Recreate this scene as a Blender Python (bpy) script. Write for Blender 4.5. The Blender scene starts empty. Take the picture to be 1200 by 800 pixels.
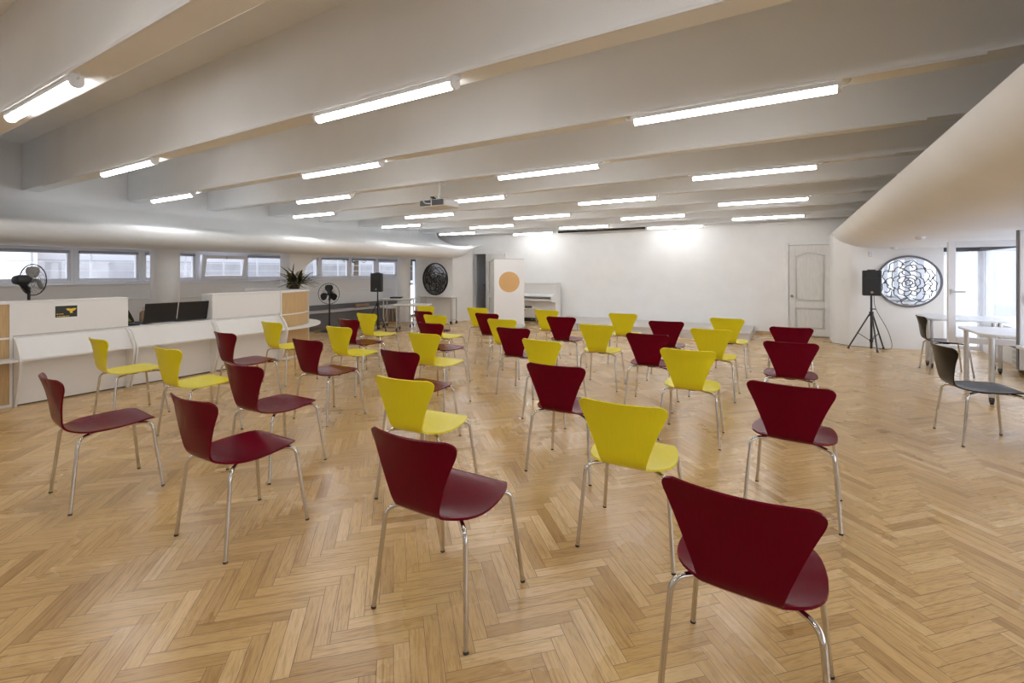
import bpy, bmesh, math, random
from mathutils import Matrix, Vector

random.seed(11)
PI = math.pi
R = math.radians
scene = bpy.context.scene
COL = scene.collection
WM = {}                      # world matrix of every object we place


# ------------------------------------------------------------------ materials
def new_mat(name):
    m = bpy.data.materials.new(name)
    m.use_nodes = True
    nt = m.node_tree
    return m, nt, nt.nodes['Principled BSDF']


def mat(name, col, rough=0.5, metal=0.0, vary=0.0, scale=8.0, bump=0.0, coat=0.0, stretch=None, spec=0.5):
    m, nt, b = new_mat(name)
    b.inputs['Base Color'].default_value = (*col, 1)
    b.inputs['Roughness'].default_value = rough
    b.inputs['Metallic'].default_value = metal
    b.inputs['Coat Weight'].default_value = coat
    b.inputs['Coat Roughness'].default_value = 0.12
    b.inputs['Specular IOR Level'].default_value = spec
    if vary or bump:
        tc = nt.nodes.new('ShaderNodeTexCoord')
        mp = nt.nodes.new('ShaderNodeMapping')
        if stretch:
            mp.inputs['Scale'].default_value = stretch
        nz = nt.nodes.new('ShaderNodeTexNoise')
        nz.inputs['Scale'].default_value = scale
        nz.inputs['Detail'].default_value = 5
        nt.links.new(tc.outputs['Object'], mp.inputs['Vector'])
        nt.links.new(mp.outputs['Vector'], nz.inputs['Vector'])
        if vary:
            rp = nt.nodes.new('ShaderNodeValToRGB')
            lo = tuple(max(0, c * (1 - vary)) for c in col)
            hi = tuple(min(1, c * (1 + vary)) for c in col)
            rp.color_ramp.elements[0].position = 0.3
            rp.color_ramp.elements[1].position = 0.7
            rp.color_ramp.elements[0].color = (*lo, 1)
            rp.color_ramp.elements[1].color = (*hi, 1)
            nt.links.new(nz.outputs['Fac'], rp.inputs['Fac'])
            nt.links.new(rp.outputs['Color'], b.inputs['Base Color'])
        if bump:
            bp = nt.nodes.new('ShaderNodeBump')
            bp.inputs['Strength'].default_value = bump
            bp.inputs['Distance'].default_value = 0.01
            nt.links.new(nz.outputs['Fac'], bp.inputs['Height'])
            nt.links.new(bp.outputs['Normal'], b.inputs['Normal'])
    return m


def emit(name, col, strength):
    m, nt, b = new_mat(name)
    b.inputs['Base Color'].default_value = (*col, 1)
    b.inputs['Emission Color'].default_value = (*col, 1)
    b.inputs['Emission Strength'].default_value = strength
    return m


def glass_mat(name, tint=(0.96, 0.98, 1.0), refl=0.12):
    m = bpy.data.materials.new(name)
    m.use_nodes = True
    nt = m.node_tree
    nt.nodes.clear()
    out = nt.nodes.new('ShaderNodeOutputMaterial')
    mix = nt.nodes.new('ShaderNodeMixShader')
    tr = nt.nodes.new('ShaderNodeBsdfTransparent')
    tr.inputs['Color'].default_value = (*tint, 1)
    gl = nt.nodes.new('ShaderNodeBsdfGlossy')
    gl.inputs['Roughness'].default_value = 0.02
    lw = nt.nodes.new('ShaderNodeLayerWeight')
    lw.inputs['Blend'].default_value = 0.5
    pw = nt.nodes.new('ShaderNodeMath'); pw.operation = 'POWER'; pw.inputs[1].default_value = 4.0
    ma = nt.nodes.new('ShaderNodeMath'); ma.operation = 'MULTIPLY_ADD'; ma.inputs[1].default_value = 0.8; ma.inputs[2].default_value = refl * 0.5
    nt.links.new(lw.outputs['Facing'], pw.inputs[0]); nt.links.new(pw.outputs[0], ma.inputs[0])
    nt.links.new(ma.outputs[0], mix.inputs['Fac'])
    nt.links.new(tr.outputs['BSDF'], mix.inputs[1])
    nt.links.new(gl.outputs['BSDF'], mix.inputs[2])
    nt.links.new(mix.outputs['Shader'], out.inputs['Surface'])
    return m


def parquet_mat():
    m, nt, b = new_mat('oak_parquet')
    N, L = nt.nodes, nt.links
    uv = N.new('ShaderNodeUVMap'); uv.uv_map = 'plank'
    at = N.new('ShaderNodeAttribute'); at.attribute_name = 'tone'
    mul = N.new('ShaderNodeMath'); mul.operation = 'MULTIPLY'; mul.inputs[1].default_value = 57.0
    L.new(at.outputs['Fac'], mul.inputs[0])
    sep = N.new('ShaderNodeSeparateXYZ'); L.new(uv.outputs['UV'], sep.inputs['Vector'])
    comb = N.new('ShaderNodeCombineXYZ')
    sx = N.new('ShaderNodeMath'); sx.operation = 'MULTIPLY'; sx.inputs[1].default_value = 3.6
    sy = N.new('ShaderNodeMath'); sy.operation = 'MULTIPLY'; sy.inputs[1].default_value = 46.0
    L.new(sep.outputs['X'], sx.inputs[0]); L.new(sep.outputs['Y'], sy.inputs[0])
    L.new(sx.outputs[0], comb.inputs['X']); L.new(sy.outputs[0], comb.inputs['Y']); L.new(mul.outputs[0], comb.inputs['Z'])
    # growth rings and fine pores
    nz = N.new('ShaderNodeTexNoise'); nz.inputs['Scale'].default_value = 1.0; nz.inputs['Detail'].default_value = 6
    nz.inputs['Distortion'].default_value = 1.6
    L.new(comb.outputs[0], nz.inputs['Vector'])
    fine = N.new('ShaderNodeTexNoise'); fine.inputs['Scale'].default_value = 5.0; fine.inputs['Detail'].default_value = 3
    L.new(comb.outputs[0], fine.inputs['Vector'])
    tone = N.new('ShaderNodeValToRGB')
    e = tone.color_ramp.elements
    e[0].position = 0.0; e[0].color = (0.48, 0.285, 0.10, 1)
    e[1].position = 1.0; e[1].color = (0.80, 0.57, 0.29, 1)
    k = e.new(0.2); k.color = (0.63, 0.405, 0.165, 1)
    k = e.new(0.8); k.color = (0.695, 0.46, 0.195, 1)
    L.new(at.outputs['Fac'], tone.inputs['Fac'])
    ring = N.new('ShaderNodeValToRGB')
    e = ring.color_ramp.elements
    e[0].position = 0.33; e[0].color = (0.62, 0.53, 0.42, 1)
    e[1].position = 0.50; e[1].color = (1.0, 1.0, 1.0, 1)
    L.new(nz.outputs['Fac'], ring.inputs['Fac'])
    m1 = N.new('ShaderNodeMixRGB'); m1.blend_type = 'MULTIPLY'; m1.inputs['Fac'].default_value = 0.62
    L.new(tone.outputs['Color'], m1.inputs['Color1']); L.new(ring.outputs['Color'], m1.inputs['Color2'])
    pore = N.new('ShaderNodeValToRGB')
    e = pore.color_ramp.elements
    e[0].position = 0.36; e[0].color = (0.72, 0.66, 0.58, 1)
    e[1].position = 0.52; e[1].color = (1, 1, 1, 1)
    L.new(fine.outputs['Fac'], pore.inputs['Fac'])
    m2 = N.new('ShaderNodeMixRGB'); m2.blend_type = 'MULTIPLY'; m2.inputs['Fac'].default_value = 0.55
    L.new(m1.outputs['Color'], m2.inputs['Color1']); L.new(pore.outputs['Color'], m2.inputs['Color2'])
    # joints between the blocks: distance to the block's own edge
    ed = N.new('ShaderNodeUVMap'); ed.uv_map = 'edge'
    se = N.new('ShaderNodeSeparateXYZ'); L.new(ed.outputs['UV'], se.inputs['Vector'])

    def edge(sock, size):
        a = N.new('ShaderNodeMath'); a.operation = 'SUBTRACT'; a.inputs[0].default_value = size
        L.new(sock, a.inputs[1])
        mn = N.new('ShaderNodeMath'); mn.operation = 'MINIMUM'
        L.new(sock, mn.inputs[0]); L.new(a.outputs[0], mn.inputs[1])
        return mn.outputs[0]
    mn = N.new('ShaderNodeMath'); mn.operation = 'MINIMUM'
    L.new(edge(se.outputs['X'], PLANK_L), mn.inputs[0]); L.new(edge(se.outputs['Y'], PLANK_W), mn.inputs[1])
    jr = N.new('ShaderNodeMapRange'); jr.inputs['From Min'].default_value = 0.0004; jr.inputs['From Max'].default_value = 0.0015
    L.new(mn.outputs[0], jr.inputs['Value'])
    m3 = N.new('ShaderNodeMixRGB'); m3.inputs['Color1'].default_value = (0.12, 0.062, 0.024, 1)
    L.new(jr.outputs['Result'], m3.inputs['Fac']); L.new(m2.outputs['Color'], m3.inputs['Color2'])
    L.new(m3.outputs['Color'], b.inputs['Base Color'])
    # worn varnish: gloss changes in large soft patches
    tc = N.new('ShaderNodeTexCoord')
    wear = N.new('ShaderNodeTexNoise'); wear.inputs['Scale'].default_value = 1.3; wear.inputs['Detail'].default_value = 5
    L.new(tc.outputs['Object'], wear.inputs['Vector'])
    wr = N.new('ShaderNodeMapRange'); wr.inputs['From Min'].default_value = 0.3; wr.inputs['From Max'].default_value = 0.7
    wr.inputs['To Min'].default_value = 0.23; wr.inputs['To Max'].default_value = 0.33
    L.new(wear.outputs['Fac'], wr.inputs['Value']); L.new(wr.outputs['Result'], b.inputs['Roughness'])
    bp = N.new('ShaderNodeBump'); bp.inputs['Strength'].default_value = 0.25; bp.inputs['Distance'].default_value = 0.002
    L.new(jr.outputs['Result'], bp.inputs['Height'])
    bp2 = N.new('ShaderNodeBump'); bp2.inputs['Strength'].default_value = 0.06; bp2.inputs['Distance'].default_value = 0.004
    L.new(nz.outputs['Fac'], bp2.inputs['Height']); L.new(bp.outputs['Normal'], bp2.inputs['Normal'])
    L.new(bp2.outputs['Normal'], b.inputs['Normal'])
    b.inputs['Specular IOR Level'].default_value = 0.55
    b.inputs['Coat Weight'].default_value = 0.25; b.inputs['Coat Roughness'].default_value = 0.24
    return m


def brick_mat():
    m, nt, b = new_mat('old_brick')
    tc = nt.nodes.new('ShaderNodeTexCoord')
    mp = nt.nodes.new('ShaderNodeMapping'); mp.inputs['Rotation'].default_value = (R(90), 0, R(90))
    bk = nt.nodes.new('ShaderNodeTexBrick')
    bk.inputs['Scale'].default_value = 4
    bk.inputs['Color1'].default_value = (0.55, 0.24, 0.14, 1); bk.inputs['Color2'].default_value = (0.66, 0.34, 0.2, 1)
    bk.inputs['Mortar'].default_value = (0.7, 0.66, 0.6, 1)
    nt.links.new(tc.outputs['Object'], mp.inputs['Vector'])
    nt.links.new(mp.outputs['Vector'], bk.inputs['Vector']); nt.links.new(bk.outputs['Color'], b.inputs['Base Color'])
    b.inputs['Roughness'].default_value = 0.9
    return m


PLANK_W, PLANK_L = 0.059, 0.354
M = {
    'floor': parquet_mat(),
    'wall': mat('white_plaster', (0.83, 0.825, 0.815), 0.75, vary=0.02, scale=3, bump=0.08),
    'ceil': mat('ceiling_plaster', (0.80, 0.805, 0.81), 0.85, vary=0.025, scale=2, bump=0.1),
    'soffit': mat('soffit_plaster', (0.81, 0.815, 0.82), 0.8, vary=0.02, scale=2, bump=0.06),
    'pvc': mat('white_window_plastic', (0.80, 0.80, 0.83), 0.35),
    'red': mat('wine_red_lacquer', (0.130, 0.0007, 0.0095), 0.24, vary=0.10, scale=30, stretch=(6, 1, 0.4), spec=0.09),
    'yellow': mat('yellow_lacquer', (0.76, 0.65, 0.012), 0.36, vary=0.025, scale=30, stretch=(6, 1, 0.4), spec=0.35),
    'brown': mat('dark_brown_lacquer', (0.0115, 0.0075, 0.003), 0.25, vary=0.12, scale=30, stretch=(6, 1, 0.4), spec=0.17),
    'chrome': mat('chromed_steel', (0.60, 0.575, 0.54), 0.13, metal=1.0),
    'alu': mat('brushed_aluminium', (0.62, 0.61, 0.59), 0.36, metal=0.85),
    'black': mat('black_plastic', (0.012, 0.011, 0.011), 0.42),
    'blackmetal': mat('black_painted_steel', (0.012, 0.012, 0.012), 0.32, spec=0.6),
    'rubber': mat('dark_rubber', (0.03, 0.028, 0.026), 0.8),
    'grille': mat('speaker_grille', (0.014, 0.012, 0.012), 0.5, vary=0.3, scale=300, bump=0.3),
    'laminate': mat('white_laminate', (0.80, 0.785, 0.765), 0.38, vary=0.01, scale=4),
    'oak': mat('oak_laminate', (0.54, 0.36, 0.17), 0.45, vary=0.14, scale=14, stretch=(9, 9, 0.35)),
    'tabletop': mat('pale_grey_tabletop', (0.78, 0.78, 0.78), 0.28),
    'lamp_body': mat('white_lamp_plastic', (0.75, 0.75, 0.76), 0.4),
    'tube': emit('lit_diffuser', (0.97, 0.985, 1.0), 29.0),
    'glass': glass_mat('window_glass'),
    'mirror': mat('mirror_silver', (0.70, 0.71, 0.72), 0.03, metal=1.0),
    'lattice': mat('grey_cut_metal', (0.16, 0.155, 0.17), 0.45, metal=0.2),
    'lattice_dark': mat('dark_cut_metal', (0.03, 0.028, 0.027), 0.4, metal=0.4),
    'darkmirror': mat('smoky_mirror', (0.16, 0.155, 0.15), 0.12, metal=1.0, vary=0.3, scale=14),
    'paint_door': mat('distressed_white_paint', (0.72, 0.71, 0.685), 0.55, vary=0.06, scale=7, stretch=(5, 5, 0.9)),
    'brass': mat('aged_brass', (0.32, 0.22, 0.12), 0.35, metal=0.9),
    'platform': mat('whitewashed_boards', (0.60, 0.56, 0.52), 0.55, vary=0.12, scale=5, stretch=(0.5, 6, 6)),
    'skirt': mat('pale_oak_skirting', (0.52, 0.37, 0.21), 0.5, vary=0.08, scale=9),
    'banner': mat('white_banner_vinyl', (0.83, 0.83, 0.835), 0.5),
    'orange': mat('ochre_print', (0.66, 0.395, 0.16), 0.55),
    'paper': mat('white_card', (0.82, 0.82, 0.80), 0.6),
    'ink': mat('black_print', (0.022, 0.02, 0.018), 0.45, vary=0.5, scale=40),
    'yellowprint': mat('yellow_print', (0.78, 0.55, 0.03), 0.5),
    'leaf': mat('bronze_green_leaf', (0.035, 0.032, 0.012), 0.4, vary=0.55, scale=7),
    'leafhi': mat('olive_leaf', (0.10, 0.085, 0.02), 0.4, vary=0.4, scale=7),
    'pot': mat('brown_pot', (0.06, 0.035, 0.02), 0.5),
    'greyblade': mat('grey_fan_plastic', (0.40, 0.39, 0.37), 0.4),
    'greybench': mat('dark_grey_bench', (0.16, 0.15, 0.145), 0.7, vary=0.1, scale=3),
    'benchtop': mat('pale_bench_board', (0.62, 0.61, 0.63), 0.5),
    'kraft': mat('brown_kraft', (0.34, 0.23, 0.13), 0.7),
    'wood': mat('beech_wood', (0.5, 0.31, 0.14), 0.45, vary=0.1, scale=10),
    'blind': mat('dark_grey_blind', (0.055, 0.052, 0.055), 0.6),
    'backpack': mat('black_nylon', (0.014, 0.013, 0.013), 0.75, vary=0.2, scale=20),
    'olive': mat('olive_fabric', (0.30, 0.27, 0.03), 0.8),
    'outwall': mat('pale_render_outside', (0.50, 0.485, 0.485), 0.9, vary=0.06, scale=1),
    'outpave': mat('pale_paving', (0.62, 0.60, 0.58), 0.9, vary=0.06, scale=2),
    'outgrey': mat('weathered_boards', (0.30, 0.285, 0.285), 0.9, vary=0.12, scale=4),
    'blindgrey': mat('grey_blind_cassette', (0.34, 0.33, 0.37), 0.5),
    'brick': brick_mat(),
    'green': mat('green_foliage', (0.10, 0.19, 0.045), 0.8, vary=0.5, scale=2),
    'bark': mat('bark', (0.12, 0.08, 0.05), 0.9),
    'vent': mat('projector_vent', (0.05, 0.05, 0.055), 0.5),
    'cabinet': mat('dark_storage', (0.05, 0.045, 0.04), 0.6),
}


# ------------------------------------------------------------------ mesh builder
class MB:
    def __init__(self):
        self.v, self.f = [], []

    def add(self, vs, fs):
        n = len(self.v)
        self.v += [tuple(p) for p in vs]
        self.f += [tuple(i + n for i in f) for f in fs]
        return self

    def box(self, x0, x1, y0, y1, z0, z1, T=None):
        vs = [(x0, y0, z0), (x1, y0, z0), (x1, y1, z0), (x0, y1, z0), (x0, y0, z1), (x1, y0, z1), (x1, y1, z1), (x0, y1, z1)]
        if T is not None:
            vs = [T @ Vector(p) for p in vs]
        return self.add(vs, [(0, 3, 2, 1), (4, 5, 6, 7), (0, 1, 5, 4), (1, 2, 6, 5), (2, 3, 7, 6), (3, 0, 4, 7)])

    def quad(self, a, b, c, d):
        return self.add([a, b, c, d], [(0, 1, 2, 3)])

    def pane_x(self, x, y0, y1, z0, z1):
        return self.quad((x, y0, z0), (x, y1, z0), (x, y1, z1), (x, y0, z1))

    def pane_y(self, y, x0, x1, z0, z1):
        return self.quad((x0, y, z0), (x1, y, z0), (x1, y, z1), (x0, y, z1))

    def tube(self, pts, r, n=10, cap=True, closed=False):
        pts = [Vector(p) for p in pts]
        rs = r if isinstance(r, (list, tuple)) else [r] * len(pts)
        m = len(pts)
        up = None
        rings = []
        for i, p in enumerate(pts):
            if closed:
                d = (pts[(i + 1) % m] - pts[i - 1]).normalized()
            elif i == 0:
                d = (pts[1] - p).normalized()
            elif i == m - 1:
                d = (p - pts[i - 1]).normalized()
            else:
                d = ((pts[i + 1] - p).normalized() + (p - pts[i - 1]).normalized()).normalized()
            if up is None:
                a = Vector((0, 0, 1)) if abs(d.z) < 0.9 else Vector((1, 0, 0))
                up = (a - d * a.dot(d)).normalized()
            else:
                up = (up - d * up.dot(d)).normalized()
            s = d.cross(up)
            rings.append([p + (up * math.cos(2 * PI * k / n) + s * math.sin(2 * PI * k / n)) * rs[i] for k in range(n)])
        vs = [q for rg in rings for q in rg]
        fs = []
        for i in range(m if closed else m - 1):
            j = (i + 1) % m
            for k in range(n):
                k2 = (k + 1) % n
                fs.append((i * n + k, i * n + k2, j * n + k2, j * n + k))
        if cap and not closed:
            fs.append(tuple(range(n))[::-1])
            fs.append(tuple((m - 1) * n + k for k in range(n)))
        return self.add(vs, fs)

    def cyl(self, p0, p1, r, r2=None, n=20):
        return self.tube([p0, p1], [r, r if r2 is None else r2], n)

    def lathe(self, prof, c=(0, 0, 0), n=24, T=None):
        vs, fs = [], []
        for (r, z) in prof:
            for k in range(n):
                a = 2 * PI * k / n
                p = Vector((c[0] + r * math.cos(a), c[1] + r * math.sin(a), c[2] + z))
                vs.append(T @ p if T is not None else p)
        for i in range(len(prof) - 1):
            for k in range(n):
                k2 = (k + 1) % n
                fs.append((i * n + k, i * n + k2, (i + 1) * n + k2, (i + 1) * n + k))
        fs.append(tuple(range(n))[::-1])
        fs.append(tuple((len(prof) - 1) * n + k for k in range(n)))
        return self.add(vs, fs)

    def prism(self, poly, a0, a1, axis='z', T=None):
        """poly in the two other axes, extruded along axis (x: poly=(y,z), y: poly=(x,z), z: poly=(x,y))."""
        n = len(poly)

        def P(p, a):
            q = {'x': (a, p[0], p[1]), 'y': (p[0], a, p[1]), 'z': (p[0], p[1], a)}[axis]
            return T @ Vector(q) if T is not None else q
        vs = [P(p, a0) for p in poly] + [P(p, a1) for p in poly]
        fs = [tuple(range(n))[::-1], tuple(range(n, 2 * n))]
        for i in range(n):
            j = (i + 1) % n
            fs.append((i, j, n + j, n + i))
        return self.add(vs, fs)

    def grid(self, rows):
        n = len(rows[0])
        vs = [p for r in rows for p in r]
        fs = [(i * n + k, i * n + k + 1, (i + 1) * n + k + 1, (i + 1) * n + k) for i in range(len(rows) - 1) for k in range(n - 1)]
        return self.add(vs, fs)

    def ring_wall(self, c, r0, r1, a0, a1, z0, z1, n=36):
        """part of a round wall between two radii and two angles."""
        pol = [(c[0] + r1 * math.cos(a0 + (a1 - a0) * i / n), c[1] + r1 * math.sin(a0 + (a1 - a0) * i / n)) for i in range(n + 1)]
        pil = [(c[0] + r0 * math.cos(a0 + (a1 - a0) * i / n), c[1] + r0 * math.sin(a0 + (a1 - a0) * i / n)) for i in range(n + 1)]
        vs = []
        for o, i in zip(pol, pil):
            vs += [(o[0], o[1], z0), (o[0], o[1], z1), (i[0], i[1], z1), (i[0], i[1], z0)]
        fs = []
        for k in range(n):
            a, b = 4 * k, 4 * (k + 1)
            for q in range(4):
                q2 = (q + 1) % 4
                fs.append((a + q, b + q, b + q2, a + q2))
        fs.append((0, 1, 2, 3)); fs.append((4 * n + 3, 4 * n + 2, 4 * n + 1, 4 * n))
        return self.add(vs, fs)

    def build(self, name, m, parent=None, world=True, bevel=0.0, smooth=True, angle=35, solid=0.0):
        """links everything collected so far as ONE mesh object; coordinates are world ones unless world=False."""
        me = bpy.data.meshes.new(name)
        vs = self.v
        if parent is not None and world:
            inv = WM[parent].inverted()
            vs = [inv @ Vector(p) for p in vs]
        me.from_pydata([tuple(p) for p in vs], [], self.f)
        bm = bmesh.new(); bm.from_mesh(me)
        bmesh.ops.recalc_face_normals(bm, faces=bm.faces)
        bm.to_mesh(me); bm.free()
        if smooth:
            me.polygons.foreach_set('use_smooth', [True] * len(me.polygons))
            me.set_sharp_from_angle(angle=R(angle))
        me.materials.append(m)
        o = bpy.data.objects.new(name, me)
        COL.objects.link(o)
        if parent is not None:
            o.parent = parent
            WM[o] = WM[parent].copy()
        else:
            WM[o] = Matrix.Identity(4)
        if solid:
            s = o.modifiers.new('thickness', 'SOLIDIFY'); s.thickness = solid; s.offset = 0
        if bevel:
            b = o.modifiers.new('soft_edges', 'BEVEL'); b.width = bevel; b.segments = 2; b.limit_method = 'ANGLE'; b.angle_limit = R(40)
        return o


def thing(name, label, cat, loc=(0, 0, 0), rz=0.0, group=None):
    o = bpy.data.objects.new(name, None)
    o.empty_display_size = 0.1
    COL.objects.link(o)
    o.location = loc
    o.rotation_euler = (0, 0, rz)
    WM[o] = Matrix.Translation(loc) @ Matrix.Rotation(rz, 4, 'Z')
    o['label'] = label
    o['category'] = cat
    if group:
        o['group'] = group
    return o


def tag(o, label, cat, group=None, kind=None):
    o['label'] = label
    o['category'] = cat
    if group:
        o['group'] = group
    if kind:
        o['kind'] = kind
    return o


def struct(o):
    o['kind'] = 'structure'
    return o


def struct_root(name, loc=(0, 0, 0)):
    o = bpy.data.objects.new(name, None)
    COL.objects.link(o)
    o.location = loc
    WM[o] = Matrix.Translation(loc)
    o['kind'] = 'structure'
    return o


def dup(root, loc, rz, label, group=None):
    r = root.copy(); COL.objects.link(r)
    r.location = loc; r.rotation_euler = (0, 0, rz)
    WM[r] = Matrix.Translation(loc) @ Matrix.Rotation(rz, 4, 'Z')
    r['label'] = label
    if group:
        r['group'] = group
    for ch in list(root.children):
        c = ch.copy(); COL.objects.link(c); c.parent = r
        for g in list(ch.children):
            d = g.copy(); COL.objects.link(d); d.parent = c
    return r


def smooth(t):
    return t * t * (3 - 2 * t)


def lerp_table(tab, x):
    if x <= tab[0][0]:
        return tab[0][1]
    for (a, p), (b, q) in zip(tab, tab[1:]):
        if x <= b:
            t = (x - a) / (b - a)
            return p + (q - p) * t
    return tab[-1][1]


def catmull(pts, n=8):
    out = []
    P = [Vector(p) for p in pts]
    for i in range(len(P) - 1):
        p0 = P[max(0, i - 1)]; p1 = P[i]; p2 = P[i + 1]; p3 = P[min(len(P) - 1, i + 2)]
        for k in range(n):
            t = k / n
            out.append(0.5 * ((2 * p1) + (p2 - p0) * t + (2 * p0 - 5 * p1 + 4 * p2 - p3) * t * t + (3 * p1 - p0 - 3 * p2 + p3) * t ** 3))
    out.append(P[-1])
    return out


def fillet(pts, r, n=6):
    """polyline with rounded corners."""
    P = [Vector(p) for p in pts]
    out = [P[0]]
    for i in range(1, len(P) - 1):
        a = (P[i - 1] - P[i]); b = (P[i + 1] - P[i])
        d = min(r, a.length * 0.49, b.length * 0.49)
        s, e = P[i] + a.normalized() * d, P[i] + b.normalized() * d
        for k in range(n + 1):
            t = k / n
            out.append((1 - t) ** 2 * s + 2 * t * (1 - t) * P[i] + t * t * e)
    out.append(P[-1])
    return out


# ------------------------------------------------------------------ the setting
Y0, Y1 = -3.0, 12.02          # depth of the hall
XW, XE = -10.2, 2.95          # window walls


def make_floor():
    w, n = PLANK_W, 6
    c45 = math.sqrt(0.5)
    vs, fs, uvp, uve, tones = [], [], [], [], []
    x0, x1, y0, y1 = XW - 0.05, XE + 0.05, Y0 - 0.05, Y1 + 2.3

    def add(u0, v0, u1, v1, along_u):
        cu, cv = (u0 + u1) / 2 * w, (v0 + v1) / 2 * w
        cx, cy = (cu - cv) * c45, (cu + cv) * c45
        if cx < x0 - 0.1 or cx > x1 + 0.1 or cy < y0 - 0.1 or cy > y1 + 0.1:
            return
        b = len(vs)
        for (u, v) in ((u0, v0), (u1, v0), (u1, v1), (u0, v1)):
            U, V = u * w, v * w
            vs.append(((U - V) * c45, (U + V) * c45, 0.0))
        fs.append((b, b + 1, b + 2, b + 3))
        ox, oy = random.uniform(0, 40), random.uniform(0, 40)
        loc = [(0, 0), (n * w, 0), (n * w, w), (0, w)] if along_u else [(0, 0), (0, w), (n * w, w), (n * w, 0)]
        for (a, c) in loc:
            uvp.append((a + ox, c + oy)); uve.append((a, c))
        t = random.random()
        t = 0.5 + (t - 0.5) * 0.9
        if random.random() < 0.05:
            t = random.choice((0.02, 0.98))
        tones.append(t)
    K = int(26 / w)
    for k in range(-K, K):
        for j in range(-26, 27):
            s = 2 * n * j
            add(k + s, k, k + s + n, k + 1, True)
            add(k + n + s, k - n + 1, k + n + 1 + s, k + 1, False)
    me = bpy.data.meshes.new('floor')
    me.from_pydata(vs, [], fs)
    l1 = me.uv_layers.new(name='plank'); l2 = me.uv_layers.new(name='edge')
    l1.data.foreach_set('uv', [c for p in uvp for c in p])
    l2.data.foreach_set('uv', [c for p in uve for c in p])
    at = me.attributes.new('tone', 'FLOAT', 'FACE')
    at.data.foreach_set('value', tones)
    me.materials.append(M['floor'])
    o = bpy.data.objects.new('floor', me); COL.objects.link(o)
    struct(o)


make_floor()

# back wall with the storage doorway cut out
DX0, DX1, DX2 = -8.52, -8.05, -7.36      # doorway: open half, then the closed leaf
b = MB()
b.box(XW, DX0, Y1, Y1 + 0.14, 0, 3.3).box(DX1, XE, Y1, Y1 + 0.14, 0, 3.3).box(DX0, DX1, Y1, Y1 + 0.14, 1.97, 3.3)
struct(b.build('wall_back', M['wall'], smooth=False))
struct(MB().box(XW, XE, Y0 - 0.15, Y0, 0, 0.5).box(XW, XE, Y0 - 0.15, Y0, 0.5, 3.3).build('wall_rear', M['wall'], smooth=False))
struct(MB().box(XW - 0.2, XE + 0.2, Y0 - 0.2, Y1 + 0.2, 3.25, 3.4).build('ceiling', M['ceil'], smooth=False))
# window wall on the courtyard side: parapet below, lintel above
SILL, HEAD = 1.225, 1.80
b = MB().box(XW - 0.25, XW, Y0, 10.42, 0, SILL).box(XW - 0.25, XW, Y0, 11.3, HEAD, 3.3).box(XW - 0.25, XW, 11.3, Y1 + 0.14, 0, 3.3)
struct(b.build('wall_left', M['wall'], smooth=False))
# garden side
b = MB().box(XE, XE + 0.22, Y0, 11.6, 0, 0.50).box(XE, XE + 0.22, Y0, Y1, 1.86, 3.3).box(XE, XE + 0.22, Y0, -1.1, 0.5, 1.86)
struct(b.build('wall_right', M['wall'], smooth=False))

# beams
ROWS = [-1.42, -0.2, 1.03, 2.18, 3.41, 4.64, 5.85, 7.08, 8.24, 9.33, 10.45, 11.44]
BEAM_Z = 2.577


def beam_z(y):
    return BEAM_Z - max(0.0, y - 7.1) * 0.0115


for y in ROWS:
    y1 = min(y + 0.15, Y1)
    struct(MB().box(-9.42, XE, y - 0.035, y1, beam_z(y), 3.26).build('ceiling_beam', M['ceil'], smooth=False, bevel=0.006))


# bulkhead over the courtyard windows, swinging outwards towards its far end
def bulk_profile(y):
    near = [(-9.42, 3.26), (-9.42, 2.56), (-9.28, 2.36), (-8.95, 2.18), (-8.55, 2.115), (-8.30, 2.08), (-8.20, 2.03), (-8.20, 1.93), (-8.28, 1.845), (-8.45, 1.80), (-8.9, 1.795), (-10.3, 1.825)]
    share = [0, 0.1, 0.3, 0.6, 0.85, 1, 1, 1, 1, 1, 0.6, 0]
    dx = lerp_table([(6.4, 0.0), (7.4, 0.07), (8.6, 0.27), (9.6, 0.42), (10.3, 0.44), (11.2, 0.56)], y)
    up = 0.0 if y < 10.3 else smooth(min(1.0, (y - 10.3) / 0.9))
    lift = [0, 0, 0, 0.02, 0.05, 0.09, 0.15, 0.24, 0.31, 0.335, 0.32, 0.1]
    return [(p[0] + dx * k, p[1] + up * q) for p, k, q in zip(near, share, lift)]


ys = [Y0, 0, 2, 4, 6] + [6.6 + 0.23 * i for i in range(21)]
rows = []
for y in ys:
    pr = catmull([(p[0], p[1], 0) for p in bulk_profile(y)], 4)
    rows.append([(p[0], y, p[1]) for p in pr])
struct(MB().grid(rows).build('ceiling_bulkhead', M['soffit'], angle=60))

# cupboard box carrying the round dark mirror
b = MB()
b.box(-9.40, -8.04, 10.30, 10.38, 0, 1.9)
b.prism([(10.38, 0), (11.25, 0), (11.25, 2.2), (10.9, 2.12), (10.38, 1.88)], -8.12, -8.04, 'x')
b.box(-9.40, -9.32, 10.38, 11.10, 0, 1.9)
b.box(-9.40, -8.12, 11.02, 11.10, 0, 1.9)
struct(b.build('wall_cupboard', M['wall'], smooth=False))

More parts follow.
